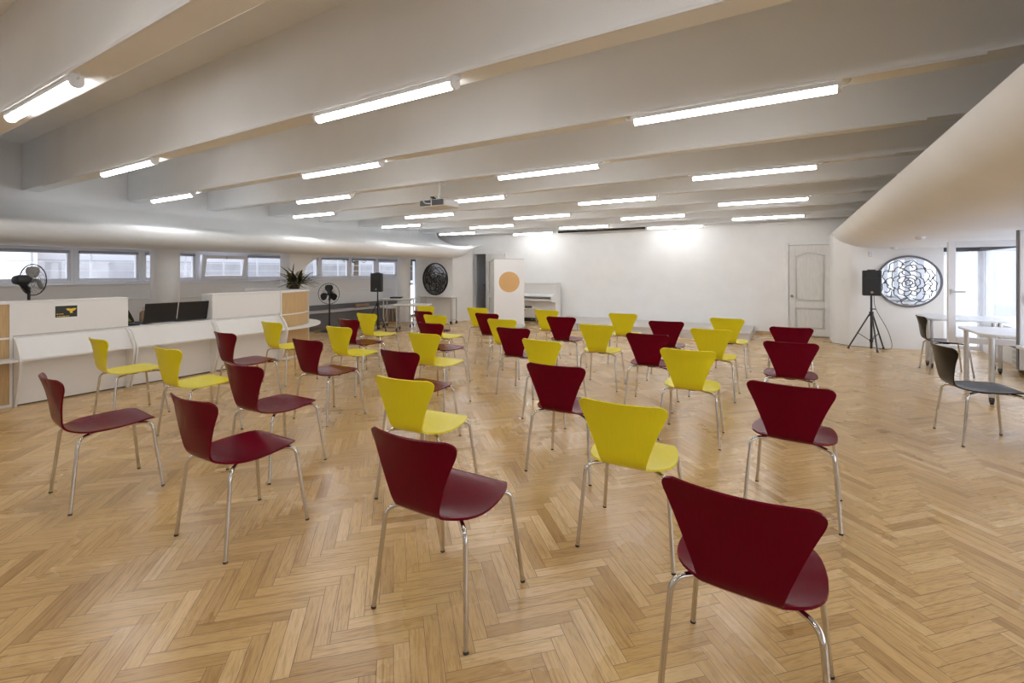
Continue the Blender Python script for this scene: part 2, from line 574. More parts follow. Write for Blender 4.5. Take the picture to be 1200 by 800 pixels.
# wing over the garden side
WING = [(0.75, 2.192), (0.785, 2.12), (0.83, 2.058), (0.90, 1.998), (1.0, 1.945), (1.12, 1.898), (1.28, 1.868), (1.5, 1.852), (2.0, 1.85), (XE + 0.02, 1.86)]
prof = catmull([(p[0], p[1], 0) for p in WING], 5)
rows = [[(p[0], y, p[1]) for p in prof] for y in [Y0 + 1.0 * i for i in range(15)] + [Y1]]
top = [[(p[0] + 0.012, y, p[1] + 0.010) for p in prof] for y in [Y0 + 1.0 * i for i in range(15)] + [Y1]]
b = MB().grid(rows)
b.grid(top)
b.grid([[rows[i][0], top[i][0]] for i in range(len(rows))])
struct(b.build('ceiling_wing', M['soffit'], angle=60))

# wall with the big round mirror, its outer corner cut off
pol = [(0.76, Y1), (0.76, 11.33), (0.80, 11.23), (0.99, 11.03), (1.06, 11.0), (1.16, 10.995), (2.37, 10.995), (2.37, Y1)]
struct(MB().prism(pol, 0, 2.193).build('wall_mirror', M['wall'], angle=50))

# baseboards
struct(MB().box(-0.64, -0.06, Y1 - 0.02, Y1, 0, 0.065).build('baseboard_back', M['skirt'], smooth=False, bevel=0.004))
struct(MB().box(XW, XW + 0.02, Y0, 10.4, 0.90, 0.93).build('trim_1', M['wall'], smooth=False, bevel=0.006))
struct(MB().box(-7.4, 0.0, Y1 - 0.03, Y1, 2.49, 2.53).build('trim_2', M['wall'], smooth=False, bevel=0.004))

# columns by the courtyard windows
for (x, y, r) in ((-9.42, 3.92, 0.212), (-9.42, 9.83, 0.185), (-9.42, -1.9, 0.212)):
    prof = [(r, 0), (r, 1.70), (r * 1.03, 1.76), (r * 1.12, 1.82), (r * 1.2, 1.84)]
    struct(MB().lathe(prof, (x, y, 0), 36).build('column', M['wall'], angle=50))
# pier whose head flares out along the window wall
arc = [(6.52 + 0.02, 1.30)] + [(6.56 + 1.05 * (1 - math.cos(a)), 1.42 + 0.42 * math.sin(a)) for a in [PI / 2 * i / 12 for i in range(13)]]
pol = [(6.19, 0.0), (6.51, 0.0)] + arc + [(7.62, 1.90), (6.19, 1.90)]
struct(MB().prism(pol, -9.60, -9.26, 'x').build('column_flared', M['wall'], angle=40))


# ------------------------------------------------------------------ windows
def frame_mb(b, ax, c, lo, hi, z0, z1, fw, fd):
    """rectangular frame in a plane; ax='x' means the plane x=c with lo..hi along y."""
    def bx(a0, a1, q0, q1):
        if ax == 'x':
            b.box(c - fd / 2, c + fd / 2, a0, a1, q0, q1)
        else:
            b.box(a0, a1, c - fd / 2, c + fd / 2, q0, q1)
    bx(lo, lo + fw, z0, z1); bx(hi - fw, hi, z0, z1); bx(lo + fw, hi - fw, z0, z0 + fw); bx(lo + fw, hi - fw, z1 - fw, z1)
    return b


wn = 0
for k in range(-6, 8):
    ya = 2.93 + 0.945 * k
    yb = ya + 0.945 if k < 7 else 10.42
    wn += 1
    root = struct_root('window_%d' % wn, (XW - 0.08, (ya + yb) / 2, SILL))
    frame_mb(MB(), 'x', XW - 0.06, ya, yb, SILL, HEAD, 0.045, 0.09).build('frame', M['pvc'], root, smooth=False, bevel=0.004)
    if k == 2:      # the sash that is tipped inwards at the top
        T = Matrix.Translation((XW - 0.02, 0, SILL + 0.05)) @ Matrix.Rotation(R(13), 4, 'Y')
        b = MB()
        for (p, q, r_, s) in ((ya + 0.03, ya + 0.10, 0, 0.5), (yb - 0.10, yb - 0.03, 0, 0.5), (ya + 0.10, yb - 0.10, 0, 0.07), (ya + 0.10, yb - 0.10, 0.43, 0.5)):
            b.box(0, 0.06, p, q, r_, s, T)
        sash = b.build('sash', M['pvc'], root, smooth=False, bevel=0.005)
        MB().box(0.06, 0.075, (ya + yb) / 2 - 0.01, (ya + yb) / 2 + 0.01, 0.42, 0.49, T).build('handle', M['alu'], sash, smooth=False)
        MB().quad(*[T @ Vector(p) for p in ((0.028, ya + 0.10, 0.07), (0.028, yb - 0.10, 0.07), (0.028, yb - 0.10, 0.43), (0.028, ya + 0.10, 0.43))]).build('pane', M['glass'], root, smooth=False)
    else:
        fw = 0.045
        frame_mb(MB(), 'x', XW - 0.07, ya + 0.045, yb - 0.045, SILL + 0.045, HEAD - 0.045, 0.035 if k != 7 else 0.07, 0.07).build('sash', M['pvc'], root, smooth=False, bevel=0.004)
        MB().pane_x(XW - 0.072, ya + 0.07, yb - 0.07, SILL + 0.07, HEAD - 0.07).build('pane', M['glass'], root, smooth=False)
    # roller blind cassette above the glass
    if k not in (2,):
        MB().box(XW - 0.03, XW + 0.02, ya + 0.06, yb - 0.06, HEAD - 0.075, HEAD - 0.03).build('blind_box', M['blindgrey'], root, smooth=False, bevel=0.008)
struct(MB().box(XW - 0.02, XW + 0.09, Y0, 10.42, SILL - 0.035, SILL).build('windowsill', M['pvc'], smooth=False, bevel=0.005))

# full-height glazed garden door beyond the last column
root = struct_root('door_3', (XW - 0.06, 10.86, 0))
frame_mb(MB(), 'x', XW - 0.06, 10.42, 10.87, 0.0, HEAD, 0.06, 0.08).build('frame', M['lattice'], root, smooth=False, bevel=0.004)
frame_mb(MB(), 'x', XW - 0.06, 10.87, 11.30, 0.0, HEAD, 0.06, 0.08).build('frame', M['lattice'], root, smooth=False, bevel=0.004)
MB().pane_x(XW - 0.06, 10.48, 10.81, 0.06, HEAD - 0.06).build('pane', M['glass'], root, smooth=False)
MB().pane_x(XW - 0.06, 10.93, 11.24, 0.06, HEAD - 0.06).build('pane', M['glass'], root, smooth=False)

# garden side glazing: fixed lights with open sashes standing into the room
ZB, ZT = 0.52, 1.80
gl = [(-1.1, 0.8), (0.8, 2.62), (2.62, 4.3), (4.3, 6.02), (6.02, 7.90), (7.90, 9.5), (9.5, 11.25)]  # first two are unseen, added so daylight brightens the wing
for i, (ya, yb) in enumerate(gl):
    wn += 1
    root = struct_root('window_%d' % wn, (XE + 0.06, (ya + yb) / 2, ZB))
    frame_mb(MB(), 'x', XE + 0.06, ya, yb, 0.50, 1.86, 0.06, 0.1).build('frame', M['pvc'], root, smooth=False, bevel=0.004)
    if i in (4, 5):   # open casements: hinged on the post and swung square into the hall
        ys_ = ya + 0.03
        xs = 1.82 if i == 4 else 1.745
        s = frame_mb(MB(), 'y', ys_, xs, XE + 0.02, ZB, ZT, 0.075, 0.06).build('sash', M['pvc'], root, smooth=False, bevel=0.006)
        MB().pane_y(ys_, xs + 0.075, XE - 0.055, ZB + 0.075, ZT - 0.075).build('pane', M['glass'], root, smooth=False)
        hb = MB().box(xs + 0.027, xs + 0.051, ys_ - 0.045, ys_ - 0.03, 1.13, 1.20).tube(fillet([(xs + 0.039, ys_ - 0.03, 1.165), (xs + 0.039, ys_ - 0.075, 1.165), (xs + 0.155, ys_ - 0.075, 1.165)], 0.02), 0.009, 8)
        hb.build('handle', M['alu'], s)
        if i == 4:
            MB().box(xs - 0.01, xs - 0.0005, ys_ - 0.02, ys_ + 0.02, ZB, ZT).build('edge_seal', M['lattice'], s, smooth=False)
    else:
        MB().pane_x(XE + 0.06, ya + 0.06, yb - 0.06, 0.56, 1.80).build('pane', M['glass'], root, smooth=False)
wn += 1
root = struct_root('window_%d' % wn, (2.66, 11.3, 0))
frame_mb(MB(), 'y', 11.32, 2.37, XE + 0.02, 0.02, 1.855, 0.07, 0.08).build('frame', M['pvc'], root, smooth=False, bevel=0.004)
MB().pane_y(11.32, 2.44, 2.90, 0.09, 1.79).build('pane', M['glass'], root, smooth=False)

for (p, lab) in (((2.42, 11.22, 'y'), 'dark grey roller blind cassette above the glazed end beside the round mirror'), ((XE - 0.04, 9.6, 'x'), 'long dark grey roller blind cassette along the garden windows')):
    if p[2] == 'y':
        t = thing('roller_blind', lab, 'blind', (2.66, 11.22, 1.78))
        MB().box(2.40, 2.93, 11.19, 11.27, 1.775, 1.845).build('cassette', M['blind'], t, smooth=False, bevel=0.01)
        MB().box(2.375, 2.40, 11.185, 11.275, 1.765, 1.85).build('end_bracket', M['pvc'], t, smooth=False, bevel=0.004)
    else:
        t = thing('roller_blind', lab, 'blind', (XE - 0.05, 9.6, 1.77))
        MB().box(XE - 0.09, XE - 0.01, 8.05, 11.1, 1.775, 1.845).build('cassette', M['blind'], t, smooth=False, bevel=0.01)
        MB().box(XE - 0.095, XE - 0.005, 8.02, 8.05, 1.765, 1.85).build('end_bracket', M['pvc'], t, smooth=False, bevel=0.004)

# ------------------------------------------------------------------ doors
# panelled door in the back wall
d = struct_root('door_2', (0.41, Y1, 0))
b = MB()
b.box(-0.05, 0.006, Y1 - 0.07, Y1 + 0.01, 0, 2.055).box(0.807, 0.85, Y1 - 0.07, Y1 + 0.01, 0, 2.055).box(0.006, 0.807, Y1 - 0.07, Y1 + 0.01, 2.0, 2.055)
b.build('frame', M['wall'], d, smooth=False, bevel=0.005)


def panel_door(b, x0, x1, z0, z1, yf, th=0.055):
    """stiles and rails with moulded edges round two sunk panels, the upper one with an arched head."""
    sw = 0.115
    H = z1 - z0
    lo0, lo1 = z0 + 0.14, z0 + 0.60
    up0, up1 = z0 + 0.74, z1 - 0.15
    b.box(x0, x0 + sw, yf, yf + th, z0, z1).box(x1 - sw, x1, yf, yf + th, z0, z1)
    b.box(x0 + sw, x1 - sw, yf, yf + th, z0, lo0).box(x0 + sw, x1 - sw, yf, yf + th, lo1, up0)
    n = 16
    xa, xb = x0 + sw, x1 - sw

    def arch(d):
        return [(xa + d + (xb - xa - 2 * d) * i / n, up1 - 0.08 - d + 0.08 * (0.5 - 0.5 * math.cos(2 * PI * min(1, max(0, (i / n)))))) for i in range(n + 1)]
    b.prism([(xa, z1)] + arch(0) + [(xb, z1)], yf, yf + th, 'y')
    b.box(xa - 0.01, xb + 0.01, yf + th - 0.004, yf + th, z0 + 0.1, z1 - 0.05)
    # raised fields
    b.box(xa + 0.04, xb - 0.04, yf + 0.010, yf + th, lo0 + 0.04, lo1 - 0.04)
    b.prism([(xb - 0.04, up0 + 0.04), (xa + 0.04, up0 + 0.04)] + arch(0.04), yf + 0.010, yf + th, 'y')
    return b


panel_door(MB(), 0.018, 0.795, 0.025, 1.99, Y1 - 0.058).build('leaf', M['paint_door'], d, smooth=False, bevel=0.004)
k = MB().lathe([(0.026, 0), (0.026, 0.006), (0.011, 0.010), (0.011, 0.03), (0.022, 0.037), (0.027, 0.05), (0.022, 0.063), (0.008, 0.068)], (0, 0, 0), 20, Matrix.Translation((0.072, Y1 - 0.058, 0.88)) @ Matrix.Rotation(R(90), 4, 'X'))
k.build('knob', M['brass'], d)
for z in (0.28, 1.70):
    MB().cyl((0.80, Y1 - 0.062, z), (0.80, Y1 - 0.062, z + 0.10), 0.008, n=10).build('hinge', M['alu'], d)

# double storage door beside the cupboard, one leaf open
d = struct_root('door_1', (-7.95, Y1, 0))
b = MB()
b.box(DX0 - 0.06, DX0, Y1 - 0.025, Y1 + 0.02, 0, 2.03).box(DX2, DX2 + 0.06, Y1 - 0.025, Y1 + 0.02, 0, 2.03).box(DX0, DX2, Y1 - 0.025, Y1 + 0.02, 1.965, 2.03)
b.build('frame', M['wall'], d, smooth=False, bevel=0.005)
panel_door(MB(), DX1, DX2 - 0.004, 0.02, 1.96, Y1 - 0.058).build('leaf', M['paint_door'], d, smooth=False, bevel=0.004)
for z in (0.30, 1.66):
    MB().cyl((DX1 + 0.02, Y1 - 0.062, z), (DX1 + 0.02, Y1 - 0.062, z + 0.09), 0.007, n=10).build('hinge', M['alu'], d)
# store room behind it, with an unseen roof gap added to let daylight in
b = MB().box(-9.3, -9.2, Y1 + 0.14, 14.2, 0, 2.4).box(-9.3, -6.8, 14.2, 14.3, 0, 2.4).box(-6.9, -6.8, Y1 + 0.14, 14.2, 0, 2.4).box(-9.3, -6.8, Y1 + 0.14, 13.0, 2.2, 2.4).box(-9.3, -6.8, 13.3, 14.3, 2.2, 2.4).box(-9.3, -8.3, 13.0, 13.3, 2.2, 2.4).box(-7.6, -6.8, 13.0, 13.3, 2.2, 2.4)
struct(b.build('wall_storage', M['wall'], smooth=False))
t = thing('picture_frame', 'empty grey frame standing in the dark store room doorway', 'frame', (-8.55, 13.55, 0.98))
frame_mb(MB(), 'y', 13.55, -8.98, -8.48, 0.98, 1.62, 0.025, 0.03).build('border', M['outgrey'], t, smooth=False)
MB().box(-8.96, -8.50, 13.555, 13.565, 1.0, 1.6).build('backing_board', M['wall'], t, smooth=False)
t = thing('storage_trolley', 'dark trolley under the grey frame in the store room', 'trolley', (-8.75, 13.6, 0))
MB().box(-9.1, -8.38, 13.35, 13.85, 0.94, 0.978).build('shelf', M['outgrey'], t, smooth=False, bevel=0.01)
MB().box(-9.05, -8.42, 13.42, 13.8, 0.1, 0.6).build('bin', M['cabinet'], t, smooth=False, bevel=0.02)
for x in (-9.06, -8.42):
    for y in (13.39, 13.81):
        MB().cyl((x, y, 0), (x, y, 0.94), 0.014, n=8).build('leg', M['alu'], t)


# ------------------------------------------------------------------ tube lights
COLX = [-8.0, -6.12, -4.22, -2.32, -0.36]
ORD = ['first', 'second', 'third', 'fourth', 'fifth', 'sixth', 'seventh', 'eighth', 'ninth', 'tenth', 'eleventh', 'twelfth']


def make_light(label, loc):
    t = thing('tube_light', label, 'light', loc, 0, 'tube lights under the ceiling beams')
    Lh = 0.625
    sec = [(-0.030, -0.040), (0.030, -0.040), (0.032, -0.030), (0.030, -0.008), (0.022, 0.0), (-0.022, 0.0), (-0.030, -0.008), (-0.032, -0.030)]
    MB().prism([(p[0], p[1]) for p in sec], -Lh, Lh, 'x').build('housing', M['lamp_body'], t, world=False, smooth=False)
    dif = [(-0.025, -0.041)] + [(-0.026 * math.cos(a), -0.050 - 0.027 * math.sin(a)) for a in [PI * i / 10 for i in range(11)]] + [(0.025, -0.041)]
    MB().prism(dif, -Lh + 0.012, Lh - 0.012, 'x').build('diffuser', M['tube'], t, world=False)
    cap = [(-0.034, 0.0)] + [(-0.034 * math.cos(a), -0.046 - 0.034 * math.sin(a)) for a in [PI * i / 10 for i in range(11)]] + [(0.034, 0.0)]
    for s in (-1, 1):
        e = MB().prism(cap, s * Lh - 0.012, s * Lh + 0.012, 'x').build('end_cap', M['lamp_body'], t, world=False)
        MB().tube(fillet([(s * (Lh + 0.012), 0.0, -0.03), (s * (Lh + 0.05), 0.0, -0.03), (s * (Lh + 0.06), -0.01, 0.0)], 0.02), 0.005, 6).build('cable', M['lamp_body'], e, world=False)
    return t


proto = None
for i, y in enumerate(ROWS):  # rows out of view continue the lamp grid, added for light
    from_stage = len(ROWS) - 1 - i
    cols = [0, 2, 4] if i % 2 == 0 else [1, 3]
    for n_, ci in enumerate(cols):
        if y < 0 and ci < 1:
            continue
        if abs(y - 1.03) < 0.1 and ci == 0:
            continue
        lab = 'lit tube light on the %s beam from the back wall, %s from the courtyard windows' % (ORD[from_stage], ORD[n_])
        loc = (COLX[ci], y + 0.012, beam_z(y))
        if proto is None:
            proto = make_light(lab, loc)
        else:
            dup(proto, loc, 0, lab)
    # slim cable trunking along the beam edge
    o = MB().box(-8.6, 0.9, y - 0.034, y - 0.020, beam_z(y) - 0.014, beam_z(y)).build('cable_trunking', M['lamp_body'], smooth=False)
    tag(o, 'slim white cable trunking along the %s beam from the back wall' % ORD[from_stage], 'trunking', 'cable trunking on the beams')

# smoke detectors
def detector(loc, label, up=True):
    o = MB().lathe([(0.02, -0.042), (0.036, -0.038), (0.046, -0.022), (0.05, -0.016), (0.05, 0.0)], (0, 0, 0), 20).build('smoke_detector', M['lamp_body'], world=False)
    o.location = loc
    tag(o, label, 'detector', 'smoke detectors')


detector((-8.62, 8.1, 1.795), 'small white smoke detector under the bulkhead above the black loudspeaker')
detector((1.42, 7.6, 1.855), 'white smoke detector under the sloping wing ceiling above the dark chairs')
detector((1.62, 10.6, 1.85), 'tiny white smoke detector above the large round mirror')
detector((-4.35, 5.95, 2.575), 'small white smoke detector beside the tube light behind the projector')
o = MB().box(1.30, 1.37, 10.955, 10.995, 1.70, 1.80).build('motion_sensor', M['lamp_body'], smooth=False, bevel=0.012)
tag(o, 'small white motion sensor box high on the mirror wall above the loudspeaker', 'sensor')

# projection screen housing at the back wall
t = thing('projection_screen', 'long black rolled projection screen under the last beam at the back wall', 'screen', (-4.2, 11.49, 2.46))
MB().cyl((-5.36, 11.49, 2.488), (-3.02, 11.49, 2.488), 0.028, n=14).build('roller_case', M['black'], t)
for x in (-5.2, -3.1):
    MB().box(x - 0.02, x + 0.02, 11.46, 11.52, 2.512, beam_z(11.44)).build('bracket', M['alu'], t, smooth=False)

# projector
t = thing('projector', 'white ceiling projector with dark vents hanging from a beam by a pole', 'projector', (-3.93, 4.74, 2.25))
MB().cyl((-3.93, 4.76, 2.575), (-3.93, 4.76, 2.40), 0.012, n=10).build('pole', M['lamp_body'], t)
MB().box(-3.99, -3.87, 4.70, 4.82, 2.565, 2.575).build('ceiling_plate', M['lamp_body'], t, smooth=False)
b = MB()
for (dx, dy) in ((-0.13, -0.09), (0.13, -0.09), (-0.13, 0.1), (0.13, 0.1)):
    b.tube([(-3.93, 4.76, 2.40), (-3.93 + dx * 0.6, 4.76 + dy * 0.6, 2.385), (-3.93 + dx, 4.76 + dy, 2.345)], 0.007, 6)
b.cyl((-3.93, 4.76, 2.375), (-3.93, 4.76, 2.41), 0.035, n=14)
b.build('bracket', M['alu'], t)
pol = [(-4.135, 4.62), (-4.11, 4.60), (-3.75, 4.60), (-3.725, 4.62), (-3.725, 4.90), (-3.76, 4.93), (-4.10, 4.93), (-4.135, 4.90)]
body = MB().prism(pol, 2.255, 2.345).build('body', M['lamp_body'], t, smooth=False, bevel=0.012)
for (x0, x1) in ((-4.122, -3.945), (-3.925, -3.738)):
    b = MB()
    for q in range(6):
        b.box(x0, x1, 4.594, 4.602, 2.268 + 0.012 * q, 2.276 + 0.012 * q)
    b.box(x0, x1, 4.5965, 4.601, 2.265, 2.338)
    b.build('vent', M['vent'], body, smooth=False)
MB().cyl((-3.85, 4.92, 2.30), (-3.85, 4.97, 2.30), 0.034, n=18).build('lens', M['vent'], t)
MB().box(-4.03, -3.98, 4.69, 4.75, 2.355, 2.40).build('connector_box', M['black'], t, smooth=False, bevel=0.004)
MB().tube(catmull([(-4.0, 4.70, 2.37), (-4.06, 4.60, 2.36), (-4.02, 4.575, 2.30), (-3.94, 4.59, 2.29)], 6), 0.006, 6).build('cable', M['lamp_body'], t)


# ------------------------------------------------------------------ chairs
PROF = [(0.212, 0.436), (0.205, 0.444), (0.192, 0.450), (0.165, 0.4535), (0.12, 0.4535), (0.06, 0.4495), (0.0, 0.4440), (-0.06, 0.4395), (-0.11, 0.4375), (-0.155, 0.4395), (-0.19, 0.4470),
        (-0.216, 0.4610), (-0.234, 0.4830), (-0.2445, 0.512), (-0.252, 0.55), (-0.262, 0.60), (-0.273, 0.65), (-0.285, 0.70), (-0.297, 0.74), (-0.304, 0.762), (-0.309, 0.776), (-0.313, 0.787)]
# half width along the running length of the shell
CH_W = [(0.0, 0.118), (0.006, 0.140), (0.016, 0.158), (0.03, 0.171), (0.06, 0.188), (0.10, 0.203), (0.15, 0.214), (0.21, 0.221), (0.27, 0.222), (0.315, 0.216), (0.352, 0.202), (0.385, 0.178), (0.41, 0.150),
        (0.432, 0.124), (0.447, 0.112), (0.462, 0.1085), (0.48, 0.110), (0.51, 0.117), (0.56, 0.132), (0.61, 0.1485), (0.66, 0.166), (0.70, 0.181), (0.74, 0.1975), (0.765, 0.208), (0.785, 0.2145), (0.80, 0.2165), (0.812, 0.214), (0.822, 0.207), (0.829, 0.196), (0.834, 0.180)]


def shell_rows(nw=12, sub=3):
    c = catmull([(p[0], p[1], 0) for p in PROF], sub)
    s = [0.0]
    for a, q in zip(c, c[1:]):
        s.append(s[-1] + (q - a).length)
    tot = s[-1]
    rows = []
    for p, si in zip(c, s):
        u = si / tot * CH_W[-1][0]
        h = lerp_table(CH_W, u)
        row = []
        for k in range(nw + 1):
            w = -1 + 2 * k / nw
            x = w * h
            q = (x / 0.2) ** 2
            up = max(0.0, min(1.0, (p[1] - 0.47) / 0.25))       # share of backrest curvature
            sd = max(0.0, min(1.0, (0.10 - p[0]) / 0.2)) * (1 - up)
            row.append(Vector((x, p[0] + 0.040 * up * q, p[1] + 0.008 * sd * q)))
        rows.append(row)
    # split where the shell turns from seat to back
    cut = min(range(len(c)), key=lambda i: abs(c[i][1] - 0.4645) + (0 if c[i][0] < -0.15 else 9))
    return rows, cut


def thick_sheet(rows, th):
    """closed plywood sheet of thickness th around a grid of points."""
    n, m = len(rows), len(rows[0])
    N = []
    for i in range(n):
        r = []
        for k in range(m):
            a = rows[min(n - 1, i + 1)][k] - rows[max(0, i - 1)][k]
            c = rows[i][min(m - 1, k + 1)] - rows[i][max(0, k - 1)]
            r.append(c.cross(a).normalized())
        N.append(r)
    return [[rows[i][k] + N[i][k] * th / 2 for k in range(m)] for i in range(n)], [[rows[i][k] - N[i][k] * th / 2 for k in range(m)] for i in range(n)]


SH, CUT = shell_rows()
SH_A, SH_B = thick_sheet(SH, 0.0095)


def shell_part(i0, i1, open_end):
    b = MB()
    A, B = SH_A[i0:i1 + 1], SH_B[i0:i1 + 1]
    n, m = len(A), len(A[0])
    vs = [p for r in A for p in r] + [p for r in B for p in r]
    o = n * m
    fs = []
    for i in range(n - 1):
        for k in range(m - 1):
            a = i * m + k
            fs.append((a, a + 1, a + m + 1, a + m)); fs.append((o + a, o + a + m, o + a + m + 1, o + a + 1))
    for i in range(n - 1):
        for k in (0, m - 1):
            a = i * m + k
            fs.append((a, a + m, o + a + m, o + a))
    for i in (0, n - 1):
        for k in range(m - 1):
            a = i * m + k
            fs.append((a, o + a, o + a + 1, a + 1))
    return b.add(vs, fs)


LEGPTS = {}


def leg_path(sx, sy):
    if sy < 0:
        pts = [(sx * 0.045, -0.035, 0.4185), (sx * 0.205, -0.186, 0.4215), (sx * 0.238, -0.229, 0.0)]
    else:
        pts = [(sx * 0.045, 0.035, 0.4185), (sx * 0.192, 0.180, 0.430), (sx * 0.231, 0.229, 0.0)]
    return fillet(pts, 0.05, 8)


def make_chair(name, label, m, loc, rz, group):
    t = thing(name, label, 'chair', loc, rz, group)
    shell_part(0, CUT, True).build('seat', m, t, world=False, angle=50)
    shell_part(CUT, len(SH) - 1, True).build('backrest', m, t, world=False, angle=50)
    for sx in (-1, 1):
        for sy in (-1, 1):
            path = leg_path(sx, sy)
            lg = MB().tube(path, 0.0098, 12).build('leg', M['chrome'], t, world=False, angle=60)
            d = (path[-1] - path[-2]).normalized()
            MB().cyl(path[-1] - d * 0.009, path[-1], 0.0106, n=12).build('foot', M['rubber'], lg, world=False)
            MB().cyl((sx * 0.13, sy * 0.112, 0.4285 if sy > 0 else 0.4285), (sx * 0.13, sy * 0.112, 0.438), 0.010, n=10).build('spacer', M['lamp_body'], lg, world=False)
    MB().lathe([(0.05, 0.404), (0.062, 0.408), (0.064, 0.428), (0.05, 0.4345)], (0, 0, 0), 24).build('mounting_cap', M['black'], t, world=False)
    return t


C = {'R1': (-3.815, 1.263, -4.8), 'Y1': (-5.624, 2.054, -1.6), 'Y2': (-4.455, 2.127, 1.5), 'R2': (-2.595, 1.46, 0.6), 'R3': (-3.225, 2.062, 2.2), 'R4': (-5.052, 2.906, -1.6),
     'Y3': (-5.588, 3.747, -0.1), 'R5': (-3.867, 3.019, 0.6), 'Y4': (-4.451, 3.846, 0.4), 'R6': (-5.013, 4.465, -2.4), 'Y5': (-5.474, 5.181, -0.2), 'R7': (-2.68, 3.011, -1.4),
     'Y6': (-1.998, 2.316, 5.3), 'R8': (-1.272, 1.624, 1.0), 'Y7': (-3.222, 3.915, -0.4), 'R9': (-3.782, 4.683, -3.6), 'Y8': (-4.427, 5.517, -0.1), 'R10': (-5.01, 5.95, -7.8),
     'Y9': (-5.72, 6.793, -2.0), 'Y10': (-4.677, 6.942, 1.1), 'R11': (-3.924, 6.127, -1.3), 'Y11': (-3.301, 5.511, 5.5), 'R12': (-2.679, 4.779, 1.8), 'Y12': (-1.94, 4.107, -7.0),
     'R13': (-1.377, 3.136, 2.5), 'Y13': (-0.71, 2.479, 2.7), 'R14': (-0.113, 1.753, -3.0), 'Y14': (-3.431, 7.133, 1.6), 'R15': (-2.76, 6.204, 6.0), 'Y15': (-1.988, 5.556, 3.8),
     'R16': (-1.248, 5.041, 2.7), 'Y17': (-2.166, 7.162, 3.6), 'R17': (-1.379, 6.371, 8.4), 'Y18': (-0.724, 5.786, -1.6), 'Y19': (-0.7, 7.174, -3.4), 'Y16': (-0.713, 4.243, 2.0),
     'R18': (0.009, 6.433, 4.3), 'R19': (0.016, 5.133, 0.4), 'R20': (0.028, 3.309, -4.9)}
# rows of the audience, counted from the platform
AUD = [['Y9', 'Y10', 'Y14', 'Y17', 'Y19'], ['R10', 'R11', 'R15', 'R17', 'R18'], ['Y5', 'Y8', 'Y11', 'Y15', 'Y18'], ['R6', 'R9', 'R12', 'R16', 'R19'],
       ['Y3', 'Y4', 'Y7', 'Y12', 'Y16'], ['R4', 'R5', 'R7', 'R13', 'R20'], ['Y1', 'Y2', 'R3', 'Y6', 'Y13'], ['R1', 'R2', 'R8', 'R14']]
protos = {}
for ri, row in enumerate(AUD):
    for ci, n_ in enumerate(row):
        x, y, rz = C[n_]
        red = n_[0] == 'R'
        lab = '%s moulded chair, %s row from the platform, %s from the reception counter' % ('dark red' if red else 'yellow', ORD[ri], ORD[ci])
        grp = 'dark red audience chairs' if red else 'yellow audience chairs'
        key = 'red' if red else 'yellow'
        if key not in protos:
            protos[key] = make_chair('dining_chair', lab, M[key], (x, y, 0), R(rz), grp)
        else:
            dup(protos[key], (x, y, 0), R(rz), lab, grp)
dk = make_chair('dining_chair', 'dark brown moulded chair standing free in front of the white folding tables', M['brown'], (1.404, 5.376, 0), R(-80.3), 'dark chairs at the garden tables')
dup(dk, (1.90, 8.72, 0), R(-88), 'dark brown moulded chair pushed under the far folding table by the mirror wall', 'dark chairs at the garden tables')


# ------------------------------------------------------------------ reception counter
XF = -7.0                      # front plane
CY = [1.52, 2.515, 3.49, 4.51]     # joints between the straight units
ZD, ZS, ZH = 0.715, 0.50, 1.10     # desk height, lower shelf edge, top of the tall units


def fin_poly(dx=0.0):
    """bowed side panel, seen from the side as (x, z)."""
    front = catmull([(XF + 0.01, ZD + 0.01, 0), (XF + 0.09, ZD - 0.03, 0), (XF + 0.185, ZD - 0.13, 0), (XF + 0.222, ZS, 0), (XF + 0.20, 0.36, 0), (XF + 0.125, 0.16, 0), (XF + 0.05, 0.0, 0)], 5)
    return [(XF - 0.25, 0.0), (XF - 0.25, ZD + 0.01)] + [(p[0] + dx, p[1]) for p in front]


def counter_unit(ya, yb, tall, label):
    t = thing('reception_counter', label, 'counter', (XF - 0.3, (ya + yb) / 2, 0), 0, 'straight units of the reception counter')
    MB().box(XF - 0.02, XF, ya + 0.02, yb - 0.02, 0.014, ZD).build('base_panel', M['laminate'], t, smooth=False)
    MB().box(XF - 0.03, XF - 0.012, ya + 0.02, yb - 0.02, 0, 0.014).build('plinth', M['blind'], t, smooth=False)
    ap = [(XF, ZD), (XF + 0.012, ZD), (XF + 0.165, ZS + 0.012), (XF + 0.178, ZS + 0.012), (XF + 0.178, ZS - 0.012), (XF + 0.0, ZS - 0.012), (XF, ZS)]
    MB().prism(ap, ya + 0.021, yb - 0.021, 'y').build('apron', M['laminate'], t, smooth=False, bevel=0.003)
    for s, yy in ((0, ya + 0.004), (1, yb - 0.024)):
        MB().prism(fin_poly(), yy, yy + 0.02, 'y').build('side_fin', M['laminate'], t, angle=30)
    MB().box(XF - 0.72, XF - (0.012 if tall else 0.0), ya, yb, ZD, ZD + 0.022).build('desk_top', M['laminate'], t, smooth=False, bevel=0.003)
    MB().box(XF - 0.70, XF - 0.25, ya, ya + 0.018, 0.0, ZD).box(XF - 0.70, XF - 0.25, yb - 0.018, yb, 0.0, ZD).build('side_panel', M['laminate'], t, smooth=False)
    if tall:
        b = MB().box(XF - 0.025, XF, ya, yb, ZD + 0.029, ZH - 0.021).box(XF - 0.28, XF - 0.025, ya, ya + 0.02, ZD + 0.029, ZH - 0.021).box(XF - 0.28, XF - 0.025, yb - 0.02, yb, ZD + 0.029, ZH - 0.021)
        b.build('upstand', M['laminate'], t, smooth=False, bevel=0.002)
        MB().box(XF - 0.285, XF + 0.004, ya, yb, ZH - 0.02, ZH).build('ledge', M['laminate'], t, smooth=False, bevel=0.003)
    return t


